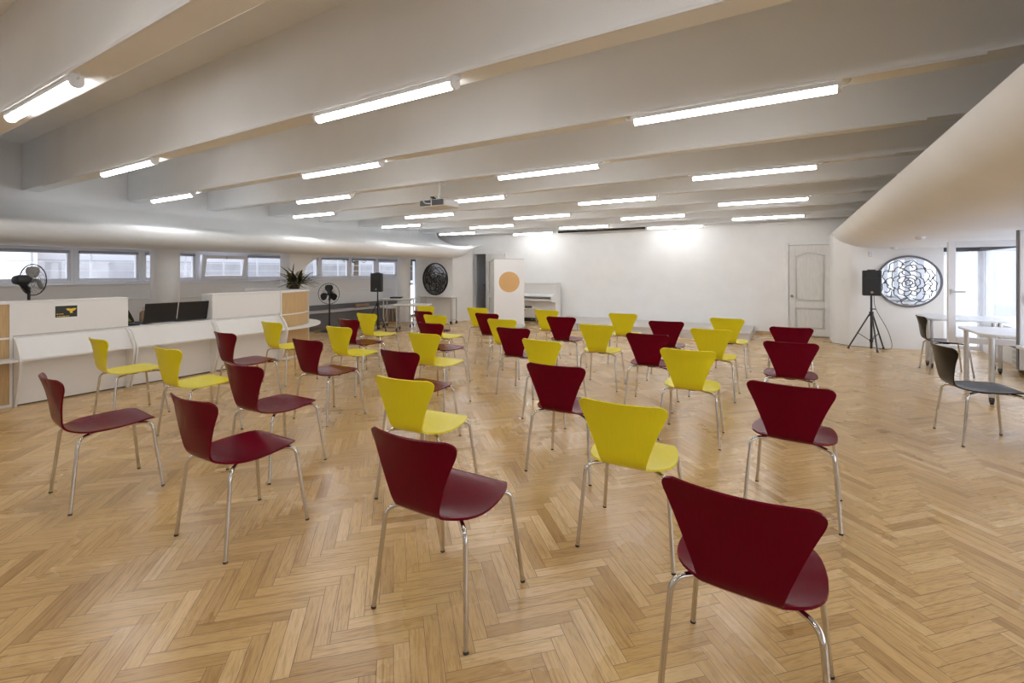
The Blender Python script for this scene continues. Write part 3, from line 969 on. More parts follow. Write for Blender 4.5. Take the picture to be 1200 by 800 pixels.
counter_unit(CY[0], CY[1], True, 'tall white counter unit carrying the small black poster card')
counter_unit(CY[1], CY[2], False, 'low white counter unit carrying the two open laptops')
counter_unit(CY[2], CY[3], True, 'tall white counter unit between the laptops and the rounded oak end')


def round_end(cy, sgn, label):
    """rounded end: oak drum with white bands; sgn=+1 curves away towards +y."""
    c = (XF - 1.0, cy)
    t = thing('rounded_counter', label, 'counter', (c[0], c[1], 0), 0, 'rounded ends of the reception counter')
    a0, a1 = (0.0, sgn * R(50))

    def arc(r0, r1, z0, z1, q0=a0, q1=a1, n=40):
        return MB().ring_wall(c, r0, r1, q0, q1, z0, z1, n)
    arc(0.975, 1.0, 0.03, ZS - 0.012).build('lower_drum', M['oak'], t, angle=30)
    arc(0.975, 1.0, ZS + 0.012, ZH - 0.022).build('upper_drum', M['oak'], t, angle=30)
    arc(0.93, 1.004, 0.0, 0.03).build('plinth', M['laminate'], t, angle=30)
    arc(0.98, 1.006, ZD - 0.004, ZD + 0.016).build('band', M['laminate'], t, angle=30)
    arc(1.012, 1.20, ZS - 0.012, ZS + 0.012, a0, sgn * R(88)).build('shelf', M['laminate'], t, angle=30)
    arc(0.70, 1.02, ZH - 0.022, ZH, a0, sgn * R(150)).build('ring_top', M['laminate'], t, angle=30)
    arc(0.70, 0.72, 0.0, ZH - 0.022, a0, sgn * R(150)).build('inner_wall', M['laminate'], t, angle=30)
    arc(0.975, 1.012, 0.0, ZH - 0.022, a1, sgn * R(104), 24).build('end_panel', M['laminate'], t, angle=30)
    arc(0.978, 1.012, 0.03, ZH - 0.022, a0, sgn * R(1.3), 2).build('corner_post', M['laminate'], t, angle=30)
    return t


round_end(CY[3], 1, 'rounded oak clad counter end with a round white shelf below the dark plant')
round_end(CY[0], -1, 'rounded oak clad counter end below the grey bladed fan')

# poster card on the tall unit
t = thing('poster_card', 'small black poster card with a yellow fan emblem stuck on the white counter', 'poster', (XF + 0.002, 1.945, 0.9))
MB().box(XF + 0.0006, XF + 0.0015, 1.84, 2.05, 0.895, 1.045).build('card', M['paper'], t, smooth=False)
MB().box(XF + 0.0015, XF + 0.0025, 1.851, 2.037, 0.907, 1.034).build('print', M['ink'], t, smooth=False)
fan = [(1.985 + p, 0.98 + q) for p, q in ((-0.045, 0.018), (-0.03, 0.025), (0, 0.019), (0.03, 0.025), (0.045, 0.018), (0.03, -0.001), (0.012, -0.010), (0.011, -0.030), (-0.011, -0.030), (-0.012, -0.010), (-0.03, -0.001))]
MB().prism(fan, XF + 0.0025, XF + 0.0032, 'x').build('emblem', M['yellowprint'], t, smooth=False)
b = MB()
for (z, y0_, ws) in ((0.940, 1.862, (0.012, 0.006, 0.009, 0.016)), (0.914, 1.865, (0.010, 0.014, 0.008, 0.02, 0.011, 0.013))):
    yy = y0_
    for w_ in ws:
        b.box(XF + 0.0025, XF + 0.0032, yy, yy + w_, z, z + 0.008); yy += w_ + 0.005
b.build('lettering', M['yellowprint'], t, smooth=False)

# things on the low desk
ZDT = ZD + 0.028


def laptop(yc, x, label, tilt=18, yaw=0.0):
    t = thing('laptop', label, 'laptop', (x, yc, ZDT), R(90 + yaw), 'open laptops on the reception desk')
    # local: +y points away from the hinge towards the user (world -x), x along the hinge
    MB().box(-0.187, 0.187, 0.0, 0.25, 0.002, 0.020).build('base', M['black'], t, world=False, smooth=False, bevel=0.004)
    MB().box(-0.165, 0.165, 0.03, 0.14, 0.020, 0.0215).build('keyboard', M['vent'], t, world=False, smooth=False)
    T = Matrix.Translation((0, 0.0, 0.014)) @ Matrix.Rotation(R(tilt), 4, 'X')
    sc = MB().box(-0.187, 0.187, -0.006, 0.006, 0.0, 0.255, T).build('screen', M['black'], t, world=False, smooth=False, bevel=0.004)
    MB().box(-0.17, 0.17, 0.006, 0.0068, 0.012, 0.247, T).build('display', M['vent'], sc, world=False, smooth=False)
    MB().cyl((-0.15, 0.0, 0.012), (0.15, 0.0, 0.012), 0.007, n=8).build('hinge', M['vent'], t, world=False)


laptop(2.913, XF - 0.15, 'open black laptop beside the black backpack on the low desk', 14, 0)
laptop(3.298, XF - 0.14, 'open black laptop beside the tall counter unit on the low desk', 14, 0)
t = thing('backpack', 'black backpack with an olive panel slumped on the low desk', 'backpack', (XF - 0.54, 2.66, ZDT))
prof = [(-0.15, 0.0), (0.17, 0.0), (0.165, 0.03), (0.11, 0.11), (0.04, 0.20), (-0.04, 0.25), (-0.12, 0.25), (-0.155, 0.19), (-0.17, 0.08)]
b = MB()
rws = []
for q in range(7):
    a = -1 + 2 * q / 6
    s = math.sqrt(max(0.0, 1 - (a * 0.93) ** 2)) * 0.25 + 0.75
    rws.append([(XF - 0.54 + 0.09 * a, 2.66 + p[0] * s * 0.6, ZDT + 0.002 + p[1] * s) for p in prof + [prof[0]]])
b.grid(rws)
b.add(rws[0][:-1], [tuple(range(len(prof)))]).add(rws[-1][:-1], [tuple(range(len(prof)))])
bp_ = b.build('body', M['backpack'], t, angle=60)
MB().prism([(2.575, ZDT + 0.02), (2.72, ZDT + 0.02), (2.68, ZDT + 0.07), (2.62, ZDT + 0.11), (2.575, ZDT + 0.11)], XF - 0.465, XF - 0.445, 'x').build('panel', M['olive'], t, smooth=False, bevel=0.005)
MB().tube(catmull([(XF - 0.54, 2.60, ZDT + 0.24), (XF - 0.54, 2.64, ZDT + 0.27), (XF - 0.54, 2.68, ZDT + 0.22)], 6), 0.008, 6).build('strap', M['backpack'], t)
o = MB().box(XF - 0.20, XF - 0.06, 2.545, 2.66, ZDT, ZDT + 0.022).build('wallet', M['black'], smooth=False, bevel=0.006)
tag(o, 'flat black case lying at the front edge of the low desk', 'case')
t = thing('paper_bag', 'small brown paper bag behind the backpack on the low desk', 'bag', (XF - 0.53, 2.89, ZDT))
MB().prism([(-0.05, 0), (0.05, 0), (0.045, 0.13), (0.02, 0.15), (-0.03, 0.14), (-0.048, 0.12)], -0.035, 0.035, 'x', Matrix.Translation((XF - 0.53, 2.89, ZDT))).build('body', M['kraft'], t, smooth=False, bevel=0.004)
MB().tube(catmull([(XF - 0.53, 2.87, ZDT + 0.14), (XF - 0.53, 2.875, ZDT + 0.185), (XF - 0.53, 2.905, ZDT + 0.185), (XF - 0.53, 2.91, ZDT + 0.14)], 6), 0.004, 6).build('handle', M['kraft'], t)
o = MB().tube(catmull([(XF - 0.10, 2.80, ZDT + 0.004), (XF - 0.05, 2.87, ZDT + 0.004), (XF - 0.08, 2.95, ZDT + 0.004), (XF - 0.04, 3.02, ZDT + 0.004), (XF - 0.09, 3.06, ZDT + 0.004)], 8), 0.004, 6).build('charger_cable', M['lamp_body'])
tag(o, 'thin white charger cable curling in front of the laptops', 'cable')


# plant on the rounded end
def make_plant():
    cx, cy, cz = -7.86, 5.34, ZH + 0.001
    t = thing('potted_plant', 'dark spiky leaved plant on the rounded counter end', 'plant', (cx, cy, cz))
    MB().lathe([(0.085, 0.0), (0.10, 0.02), (0.118, 0.10), (0.125, 0.11), (0.112, 0.112), (0.10, 0.095)], (cx, cy, cz), 24).build('pot', M['pot'], t)
    rnd = random.Random(4)
    for part, mm, cnt in (('foliage', M['leaf'], 64), ('foliage', M['leafhi'], 26)):
        b = MB()
        for i in range(cnt):
            az = rnd.uniform(0, 2 * PI)
            el = rnd.uniform(0.05, 1.15)
            ln = rnd.uniform(0.26, 0.50)
            droop = rnd.uniform(0.25, 0.9)
            wd = rnd.uniform(0.012, 0.028)
            base = Vector((cx + rnd.uniform(-0.16, 0.16), cy + rnd.uniform(-0.10, 0.10), cz + 0.08 + rnd.uniform(0, 0.05)))
            d = Vector((math.cos(az), math.sin(az), 0))
            s = Vector((-d.y, d.x, 0))
            rowsl = []
            for q in range(7):
                u = q / 6
                p = base + d * (ln * u * math.cos(el * (1 - 0.4 * u))) + Vector((0, 0, ln * (u * math.sin(el) - droop * 0.55 * u * u)))
                w = wd * math.sin(PI * min(1.0, 0.12 + u * 0.88)) ** 0.7 if u < 1 else 0.0008
                p.z = max(p.z, cz + 0.03)
                rowsl.append([p - s * w, p + Vector((0, 0, -0.25 * w)), p + s * w])
            b.grid(rowsl)
        b.build(part, mm, t, angle=80)


make_plant()


# ------------------------------------------------------------------ fans
def make_fan(name_label, x, y, hub_z, r, face, blade_mat, base_r, nb=3, cage_n=22):
    t = thing('pedestal_fan', name_label, 'fan', (x, y, 0), face)
    # local: +y is where the fan blows
    MB().lathe([(base_r, 0), (base_r, 0.012), (base_r * 0.8, 0.03), (0.05, 0.05), (0.03, 0.09)], (0, 0, 0), 28).build('base', M['black'], t, world=False)
    MB().tube([(0, 0, 0.08), (0, 0, hub_z * 0.6), (0, 0, hub_z * 0.6 + 0.001), (0, 0, hub_z - 0.09)], [0.019, 0.019, 0.015, 0.015], 12).build('pole', M['black'], t, world=False)
    T = Matrix.Translation((0, 0, hub_z)) @ Matrix.Rotation(R(-90), 4, 'X')      # local z of the head -> +y
    MB().lathe([(0.02, -0.155), (0.05, -0.15), (0.062, -0.11), (0.062, -0.03), (0.04, 0.0)], (0, 0, 0), 20, T).build('motor', M['black'], t, world=False)
    MB().tube([(0, -0.07, hub_z - 0.05), (0, -0.03, hub_z - 0.10), (0, 0, hub_z - 0.16)], [0.035, 0.03, 0.022], 12).build('neck', M['black'], t, world=False)
    MB().lathe([(0.034, 0.02), (0.036, 0.05), (0.02, 0.07), (0.006, 0.075)], (0, 0, 0), 16, T).build('blade_hub', blade_mat, t, world=False)
    for i in range(nb):
        a0 = 2 * PI * i / nb + 0.5
        rows_ = []
        for q in range(9):
            u = q / 8
            rr = 0.03 + (r * 0.86 - 0.03) * u
            half = R(8 + 30 * math.sin(PI * min(1, 0.25 + 0.62 * u)) ** 1.0) if u < 0.97 else R(16)
            rows_.append([T @ Vector((rr * math.cos(a0 + half * w), rr * math.sin(a0 + half * w), 0.045 + 0.028 * w)) for w in (-1, -0.5, 0, 0.5, 1)])
        MB().grid(rows_).build('blade', blade_mat, t, world=False, angle=80, solid=0.002)
    # two wire cages meeting at a rim
    for part, zs in (('front_guard', 0.105), ('rear_guard', -0.015)):
        b = MB()
        for i in range(cage_n):
            a = 2 * PI * i / cage_n
            pts = []
            for q in range(6):
                u = q / 5
                rr = 0.035 + (r - 0.035) * u
                z = 0.045 + (zs - 0.045) * math.cos(u * PI / 2) ** 0.55
                pts.append(T @ Vector((rr * math.cos(a + 0.25 * u), rr * math.sin(a + 0.25 * u), z)))
            b.tube(pts, 0.0011, 4, cap=False)
        for rr, zz in ((r * 0.55, 0.045 + (zs - 0.045) * 0.85), (0.035, zs)):
            b.tube([T @ Vector((rr * math.cos(2 * PI * k / 36), rr * math.sin(2 * PI * k / 36), zz)) for k in range(36)], 0.0016, 5, closed=True)
        b.build(part, M['blackmetal'], t, world=False, angle=80)
    MB().tube([T @ Vector((r * math.cos(2 * PI * k / 48), r * math.sin(2 * PI * k / 48), 0.045)) for k in range(48)], 0.0062, 8, closed=True).build('rim', M['blackmetal'], t, world=False, angle=80)
    return t


make_fan('grey bladed pedestal fan behind the counter seen from its motor side', -8.18, 1.92, 1.315, 0.195, R(24), M['greyblade'], 0.20)
make_fan('black pedestal fan on the floor by the courtyard bench', -9.36, 7.28, 0.895, 0.245, R(214), M['black'], 0.21)

# ------------------------------------------------------------------ bench along the courtyard wall
t = thing('wall_bench', 'long low bench with a pale top along the courtyard wall', 'bench', (-9.95, 7.6, 0))
MB().box(XW, -9.80, 5.2, 10.3, 0.40, 0.445).build('seat', M['benchtop'], t, smooth=False, bevel=0.005)
MB().box(XW, XW + 0.06, 5.2, 10.3, 0.445, 0.57).build('backrest', M['greybench'], t, smooth=False, bevel=0.005)  # dark grey strip along the wall above the seat
MB().box(XW, -9.88, 5.2, 10.3, 0.0, 0.40).build('base', M['greybench'], t, smooth=False)
o = MB().cyl((-9.95, 8.55, 0.495), (-9.95, 9.0, 0.495), 0.05, n=18).build('cardboard_roll', M['kraft'])
tag(o, 'brown cardboard roll lying on the courtyard bench', 'roll')


# ------------------------------------------------------------------ loudspeakers
def speaker(px, py, z0, yaw, w, dpt, h, label):
    t = thing('loudspeaker', label, 'speaker', (px, py, z0), yaw)
    # front faces local -y
    pol = [(-w / 2, -dpt / 2), (w / 2, -dpt / 2), (w / 2, -dpt * 0.1), (w * 0.30, dpt / 2), (-w * 0.30, dpt / 2), (-w / 2, -dpt * 0.1)]
    cab = MB().prism(pol, 0.0, h).build('cabinet', M['black'], t, world=False, smooth=False, bevel=0.016)
    MB().box(-w * 0.44, w * 0.44, -dpt / 2 - 0.006, -dpt / 2 + 0.002, h * 0.06, h * 0.60).build('grille', M['grille'], t, world=False, smooth=False, bevel=0.006)
    hn = []
    for (s, yy) in ((0.42, -dpt / 2 - 0.004), (0.30, -dpt / 2 + 0.0005), (0.16, -dpt / 2 - 0.0005)):
        hn.append(s)
    b = MB()
    b.prism([(-w * 0.42, h * 0.64), (w * 0.42, h * 0.64), (w * 0.22, h * 0.79), (w * 0.42, h * 0.94), (-w * 0.42, h * 0.94), (-w * 0.22, h * 0.79)], -dpt / 2 - 0.004, -dpt / 2 + 0.001, 'y')
    b.build('horn', M['blackmetal'], t, world=False, smooth=False, bevel=0.003)
    T = Matrix.Translation((0, -dpt / 2 - 0.0065, h * 0.135)) @ Matrix.Rotation(R(90), 4, 'X')
    b = MB()
    b.tube([T @ Vector((0.017 * math.cos(2 * PI * k / 24), 0.017 * math.sin(2 * PI * k / 24), 0)) for k in range(24)], 0.0022, 5, closed=True)
    for k in range(3):
        a = R(90 + 120 * k)
        b.tube([T @ Vector((0, 0, 0)), T @ Vector((0.016 * math.cos(a), 0.016 * math.sin(a), 0))], 0.002, 5)
    b.build('emblem', M['lamp_body'], t, world=False)
    MB().box(-0.06, 0.06, -0.018, 0.018, h - 0.004, h + 0.016).build('handle', M['black'], t, world=False, smooth=False, bevel=0.006)
    return t


def speaker_stand(px, py, h, label, feet, spread_z):
    t = thing('speaker_stand', label, 'stand', (px, py, 0))
    MB().tube([(px, py, 0.02), (px, py, spread_z + 0.12), (px, py, spread_z + 0.121), (px, py, h)], [0.019, 0.019, 0.0165, 0.0165], 14).build('pole', M['blackmetal'], t)
    MB().cyl((px, py, spread_z - 0.03), (px, py, spread_z + 0.05), 0.034, n=16).build('collar', M['black'], t)
    MB().cyl((px, py, 0.14), (px, py, 0.19), 0.028, n=14).build('lower_collar', M['black'], t)
    MB().cyl((px, py, spread_z + 0.10), (px + 0.06, py - 0.03, spread_z + 0.10), 0.010, n=10).build('knob', M['black'], t)
    for (fx, fy) in feet:
        d = Vector((fx - px, fy - py, 0))
        a = Vector((px, py, spread_z)) + d.normalized() * 0.03
        f = Vector((fx, fy, 0.018))
        lg = MB().tube([a, f], 0.0125, 10).build('leg', M['blackmetal'], t)
        MB().tube([f + Vector((0, 0, 0.02)) - d.normalized() * 0.008, Vector((fx, fy, 0.0))], [0.016, 0.019], 10).build('rubber_foot', M['rubber'], lg)
        mid = a.lerp(f, 0.55)
        MB().tube([Vector((px, py, 0.165)) + d.normalized() * 0.02, mid], 0.006, 6).build('brace', M['blackmetal'], t)
    return t


speaker_stand(1.30, 10.60, 0.985, 'black tripod speaker stand on the parquet before the mirror wall', [(0.955, 10.56), (1.345, 10.27), (1.50, 10.78)], 0.64)
speaker(1.30, 10.60, 0.985, R(-3), 0.275, 0.27, 0.455, 'black loudspeaker on the tripod beside the large round flower mirror')
speaker_stand(-8.50, 7.98, 0.935, 'black tripod speaker stand beside the narrow white tables', [(-8.74, 7.76), (-8.17, 7.93), (-8.68, 8.20)], 0.62)
speaker(-8.50, 7.98, 0.935, R(30), 0.275, 0.27, 0.445, 'black loudspeaker on the tripod before the courtyard windows')
o = MB().tube(catmull([(1.36, 10.76, 1.02), (1.38, 10.76, 0.75), (1.56, 10.80, 0.35), (1.62, 10.78, 0.08), (1.55, 10.72, 0.008), (1.35, 10.80, 0.008), (1.02, 10.90, 0.008), (0.72, 11.18, 0.008), (0.60, 11.22, 0.008)], 10), 0.005, 6).build('power_cable', M['black'])
tag(o, 'thin black cable hanging from the loudspeaker and running along the mirror wall', 'cable')


# ------------------------------------------------------------------ cut metal mirrors
def flower_lattice(r, seed, dens=1.0):
    """strokes of a peony: rings of scalloped petals with veins, inside radius r; list of 2-D polylines."""
    rnd = random.Random(seed)
    st = []
    cx, cy = 0.02 * r, -0.06 * r
    rings = [(0.11, 3), (0.21, 4), (0.34, 5), (0.50, 6), (0.68, 7), (0.88, 9)]
    prev = 0.03
    for ri, (q, n) in enumerate(rings):
        off = rnd.uniform(0, 2 * PI)
        cuts = [off + 2 * PI * (i + rnd.uniform(-0.22, 0.22)) / n for i in range(n)] + [0]
        cuts[-1] = cuts[0] + 2 * PI
        for i in range(n):
            a0, a1 = cuts[i], cuts[i + 1]
            bulge = rnd.uniform(0.12, 0.26)
            dent = rnd.uniform(-0.05, 0.07)
            pl = []
            for k in range(13):
                u = k / 12
                a = a0 - 0.05 + (a1 - a0 + 0.12) * u
                rr = q * r * (0.86 + bulge * math.sin(PI * u) ** 0.75 + dent * math.sin(2 * PI * u) + 0.03 * math.sin(5 * PI * u + ri))
                pl.append((cx + rr * math.cos(a), cy + rr * math.sin(a)))
            st.append(pl)
            # side of the petal running back to the ring below, and a vein
            vl = []
            for k in range(6):
                u = k / 5
                rr = r * (q * 0.88 + (prev * 0.95 - q * 0.88) * u)
                a = a0 + 0.22 * u * (1 if i % 2 else -1)
                vl.append((cx + rr * math.cos(a), cy + rr * math.sin(a)))
            st.append(vl)
            if ri >= 3 and rnd.random() < 0.45 * dens:
                am = (a0 + a1) / 2 + rnd.uniform(-0.1, 0.1)
                st.append([(cx + r * (q * (1.0 - 0.30 * k / 4)) * math.cos(am + 0.10 * math.sin(k)), cy + r * (q * (1.0 - 0.30 * k / 4)) * math.sin(am + 0.10 * math.sin(k))) for k in range(5)])
        prev = q
    out = []
    for pl in st:
        cur = []
        for p in pl:
            if math.hypot(*p) < r * 0.97:
                cur.append(p)
            else:
                if len(cur) > 1:
                    out.append(cur)
                cur = []
        if len(cur) > 1:
            out.append(cur)
    return out


def ribbon(b, pl, w, y0, y1, cx, cz):
    n = len(pl)
    L, Rr = [], []
    for i, p in enumerate(pl):
        a = pl[max(0, i - 1)]; c = pl[min(n - 1, i + 1)]
        dx, dz = c[0] - a[0], c[1] - a[1]
        l = math.hypot(dx, dz) or 1
        L.append((p[0] - dz / l * w / 2, p[1] + dx / l * w / 2)); Rr.append((p[0] + dz / l * w / 2, p[1] - dx / l * w / 2))
    vs = []
    for q in range(n):
        for (pp, yy) in ((L[q], y0), (Rr[q], y0), (Rr[q], y1), (L[q], y1)):
            vs.append((cx + pp[0], yy, cz + pp[1]))
    fs = []
    for q in range(n - 1):
        a, c = 4 * q, 4 * q + 4
        for e in range(4):
            e2 = (e + 1) % 4
            fs.append((a + e, c + e, c + e2, a + e2))
    fs += [(0, 1, 2, 3), (4 * n - 1, 4 * n - 2, 4 * n - 3, 4 * n - 4)]
    b.add(vs, fs)


def flower_mirror(cx, cz, yw, r, label, metal, glass, seed, w, lean=None):
    t = thing('flower_mirror', label, 'mirror', (cx, yw, cz - r))
    MB().cyl((cx, yw - 0.004, cz), (cx, yw - 0.012, cz), r - 0.004, n=72).build('mirror_glass', glass, t, angle=30)
    b = MB()
    for pl in flower_lattice(r - 0.03, seed):
        ribbon(b, pl, w, yw - 0.019, yw - 0.011, cx, cz)
    b.build('lattice', metal, t, smooth=False)
    n = 72
    vs, fs = [], []
    for k in range(n):
        a = 2 * PI * k / n
        for (rr, yy) in ((r, yw - 0.002), (r, yw - 0.024), (r - 0.034, yw - 0.024), (r - 0.034, yw - 0.002)):
            vs.append((cx + rr * math.cos(a), yy, cz + rr * math.sin(a)))
    for k in range(n):
        a, c = 4 * k, 4 * ((k + 1) % n)
        for e in range(4):
            e2 = (e + 1) % 4
            fs.append((a + e, c + e, c + e2, a + e2))
    MB().add(vs, fs).build('rim', metal, t, angle=30)
    return t


flower_mirror(1.885, 1.238, 10.995, 0.475, 'large round mirror with a grey cut metal flower on the white wall', M['lattice'], M['mirror'], 21, 0.0155)
flower_mirror(-8.66, 1.205, 10.30, 0.462, 'dark round flower mirror above the narrow console table', M['lattice_dark'], M['darkmirror'], 5, 0.016)


# ------------------------------------------------------------------ tables
def rounded_rect(x0, x1, y0, y1, r, n=6):
    out = []
    for (cx, cy, a0) in ((x1 - r, y1 - r, 0), (x0 + r, y1 - r, 90), (x0 + r, y0 + r, 180), (x1 - r, y0 + r, 270)):
        for i in range(n + 1):
            a = R(a0 + 90 * i / n)
            out.append((cx + r * math.cos(a), cy + r * math.sin(a)))
    return out


def folding_table(label, loc, rz, lx, ly, h, group, leg_w=0.03, corner=0.08, caster=True, cat='table', name='folding_table', leg_y=None):
    t = thing(name, label, cat, loc, rz, group)
    MB().prism(rounded_rect(-lx / 2, lx / 2, -ly / 2, ly / 2, corner), h - 0.024, h).build('tabletop', M['tabletop'], t, world=False, bevel=0.004, angle=30)
    ix, iy = lx / 2 - 0.09, (ly / 2 - 0.07 if leg_y is None else leg_y)
    b = MB()
    b.box(-ix, ix, -0.02, 0.02, h - 0.06, h - 0.025)
    for s in (-1, 1):
        b.box(s * ix - 0.02, s * ix + 0.02, -iy, iy, h - 0.052, h - 0.025)
    b.build('frame', M['alu'], t, world=False, smooth=False, bevel=0.003)
    zc = 0.075 if caster else 0.0
    for sx in (-1, 1):
        for sy in (-1, 1):
            x, y = sx * ix, sy * iy
            lg = MB().prism(rounded_rect(x - leg_w / 2, x + leg_w / 2, y - leg_w / 2, y + leg_w / 2, leg_w * 0.3, 3), zc, h - 0.05).build('leg', M['alu'], t, world=False, angle=40)
            if caster:
                c = MB().cyl((x - 0.012, y, 0.028), (x + 0.012, y, 0.028), 0.028, n=16)
                c.box(x - 0.018, x - 0.013, y - 0.02, y + 0.02, 0.028, 0.07).box(x + 0.013, x + 0.018, y - 0.02, y + 0.02, 0.028, 0.07).cyl((x, y, 0.062), (x, y, 0.08), 0.02, n=12)
                c.build('caster', M['black'], lg, world=False)
        MB().box(sx * ix - 0.012, sx * ix + 0.012, -iy, iy, 0.095, 0.125).build('foot_bar', M['alu'], t, world=False, smooth=False, bevel=0.003)
    return t


G = 'white folding tables by the garden windows'
folding_table('white folding table at the far end by the round mirror', (2.17, 9.13, 0), 0, 0.90, 0.94, 0.752, G, 0.045, 0.16, leg_y=0.12)
folding_table('white folding table between the two open casements', (2.20, 7.30, 0), 0, 0.84, 0.96, 0.752, G, 0.045, 0.16)
folding_table('white folding table standing before the dark edged open casement, cut by the frame', (2.20, 5.47, 0), 0, 0.86, 1.05, 0.752, G, 0.045, 0.06)
G = 'narrow white tables by the courtyard side'
folding_table('narrow white table under the black case by the tripod', (-8.56, 8.74, 0), R(30.7), 0.86, 0.48, 0.735, G, 0.026, 0.03)
folding_table('lower narrow white table in front of its taller twin', (-7.76, 8.38, 0), R(30.7), 0.86, 0.46, 0.64, G, 0.026, 0.03)
folding_table('narrow white console table below the dark round flower mirror', (-8.33, 10.03, 0), 0, 1.26, 0.38, 0.742, G, 0.026, 0.03)
o = MB().box(-0.14, 0.14, -0.10, 0.10, 0, 0.035).build('document_case', M['black'], world=False, smooth=False, bevel=0.008)
o.location = (-8.62, 8.72, 0.735); o.rotation_euler = (0, 0, R(30))
tag(o, 'flat black case on the narrow white table by the column', 'case')
# stool under the taller table
t = thing('stool', 'white stool with wooden legs behind the narrow white tables', 'stool', (-9.20, 9.10, 0), R(20))
MB().lathe([(0.17, 0.43), (0.185, 0.44), (0.185, 0.458), (0.17, 0.468)], (0, 0, 0), 24).build('seat', M['benchtop'], t, world=False)
for a in (45, 135, 225, 315):
    c, s = math.cos(R(a)), math.sin(R(a))
    MB().tube([(0.11 * c, 0.11 * s, 0.44), (0.19 * c, 0.19 * s, 0.0)], [0.016, 0.011], 10).build('leg', M['wood'], t, world=False)

# low white convectors under the garden windows
for i, (ya, yb, lab) in enumerate(((4.4, 5.9, 'low white convector heater by the nearer folding table'), (6.15, 7.75, 'low white convector heater behind the middle folding table'), (8.05, 9.4, 'low white convector heater behind the far folding table'))):
    t = thing('convector_heater', lab.replace('nearer', 'edge'), 'heater', (XE - 0.12, (ya + yb) / 2, 0), 0, 'convector heaters under the garden windows')
    MB().box(XE - 0.19, XE - 0.03, ya, yb, 0.06, 0.34).build('body', M['laminate'], t, smooth=False, bevel=0.01)
    for q in range(3):
        MB().box(XE - 0.198, XE - 0.188, ya + 0.04, yb - 0.04, 0.11 + 0.07 * q, 0.155 + 0.07 * q).build('panel', M['alu'], t, smooth=False, bevel=0.004)
    MB().box(XE - 0.22, XE - 0.01, ya - 0.01, yb + 0.01, 0.345, 0.365).build('top_board', M['greybench'], t, smooth=False, bevel=0.004)
    for y in (ya + 0.1, yb - 0.1):
        MB().box(XE - 0.16, XE - 0.06, y - 0.02, y + 0.02, 0.0, 0.06).build('foot', M['alu'], t, smooth=False)

# ------------------------------------------------------------------ platform, piano, banner
t = thing('stage_platform', 'low pale boarded platform along the back wall', 'platform', (-3.0, 11.25, 0))
MB().box(-5.30, -0.655, 10.50, 11.99, 0.145, 0.175).build('deck', M['platform'], t, smooth=False, bevel=0.005)
MB().box(-5.28, -0.675, 10.52, 11.99, 0.0, 0.145).build('skirt', M['platform'], t, smooth=False)
for x in (-4.4, -3.4, -2.4, -1.5):
    MB().box(x - 0.004, x + 0.004, 10.513, 10.521, 0.0, 0.145).build('joint', M['greybench'], t, smooth=False)

t = thing('upright_piano', 'white upright piano against the back wall behind the banner', 'piano', (-6.28, 11.66, 0))
PX0, PX1, PF, PB = -7.03, -5.52, 11.42, 11.98
MB().box(PX0 + 0.05, PX1 - 0.05, PF + 0.28, PB, 0.05, 1.07).build('case', M['laminate'], t, smooth=False)
for (x0, x1) in ((PX0, PX0 + 0.05), (PX1 - 0.05, PX1)):
    MB().prism([(PF + 0.25, 0.0), (PB, 0.0), (PB, 1.085), (PF + 0.22, 1.085), (PF + 0.20, 0.80), (PF - 0.02, 0.74), (PF - 0.02, 0.60), (PF + 0.03, 0.58), (PF + 0.25, 0.56)], x0, x1, 'x').build('side_panel', M['laminate'], t, smooth=False, bevel=0.004)
MB().box(PX0 - 0.01, PX1 + 0.01, PF + 0.20, PB, 1.085, 1.105).build('lid', M['laminate'], t, smooth=False, bevel=0.004)
MB().box(PX0 + 0.05, PX1 - 0.05, PF + 0.225, PF + 0.28, 0.76, 1.085).build('front_panel', M['laminate'], t, smooth=False, bevel=0.006)
MB().prism([(PF + 0.24, 0.80), (PF + 0.0, 0.745), (PF - 0.01, 0.725), (PF + 0.24, 0.725)], PX0 + 0.05, PX1 - 0.05, 'x').build('keyboard_lid', M['laminate'], t, smooth=False, bevel=0.003)
MB().box(PX0 + 0.05, PX1 - 0.05, PF, PF + 0.28, 0.60, 0.66).build('keybed', M['laminate'], t, smooth=False, bevel=0.003)
MB().box(PX0 + 0.05, PX1 - 0.05, PF + 0.262, PF + 0.28, 0.12, 0.60).build('lower_panel', M['laminate'], t, smooth=False)
MB().box(PX0 + 0.05, PX1 - 0.05, PF + 0.25, PF + 0.28, 0.0, 0.10).build('plinth', M['black'], t, smooth=False)
for dx in (-0.09, 0.0, 0.09):
    MB().tube([(-6.15 + dx, PF + 0.27, 0.07), (-6.15 + dx, PF + 0.16, 0.055)], [0.008, 0.014], 8).build('pedal', M['brass'], t)

t = thing('metal_stool', 'chrome framed stool mostly hidden behind the white banner', 'stool', (-5.98, 11.0, 0), R(30.7))
for yy in (-0.14, 0.14):
    MB().tube(fillet([(-0.19, yy, 0.0), (-0.15, yy, 0.45), (0.15, yy, 0.45), (0.19, yy, 0.0)], 0.12, 8), 0.011, 10).build('leg', M['chrome'], t, world=False, angle=60)
MB().prism(rounded_rect(-0.13, 0.06, -0.16, 0.16, 0.04), 0.461, 0.49).build('seat', M['black'], t, world=False, bevel=0.006, angle=30)

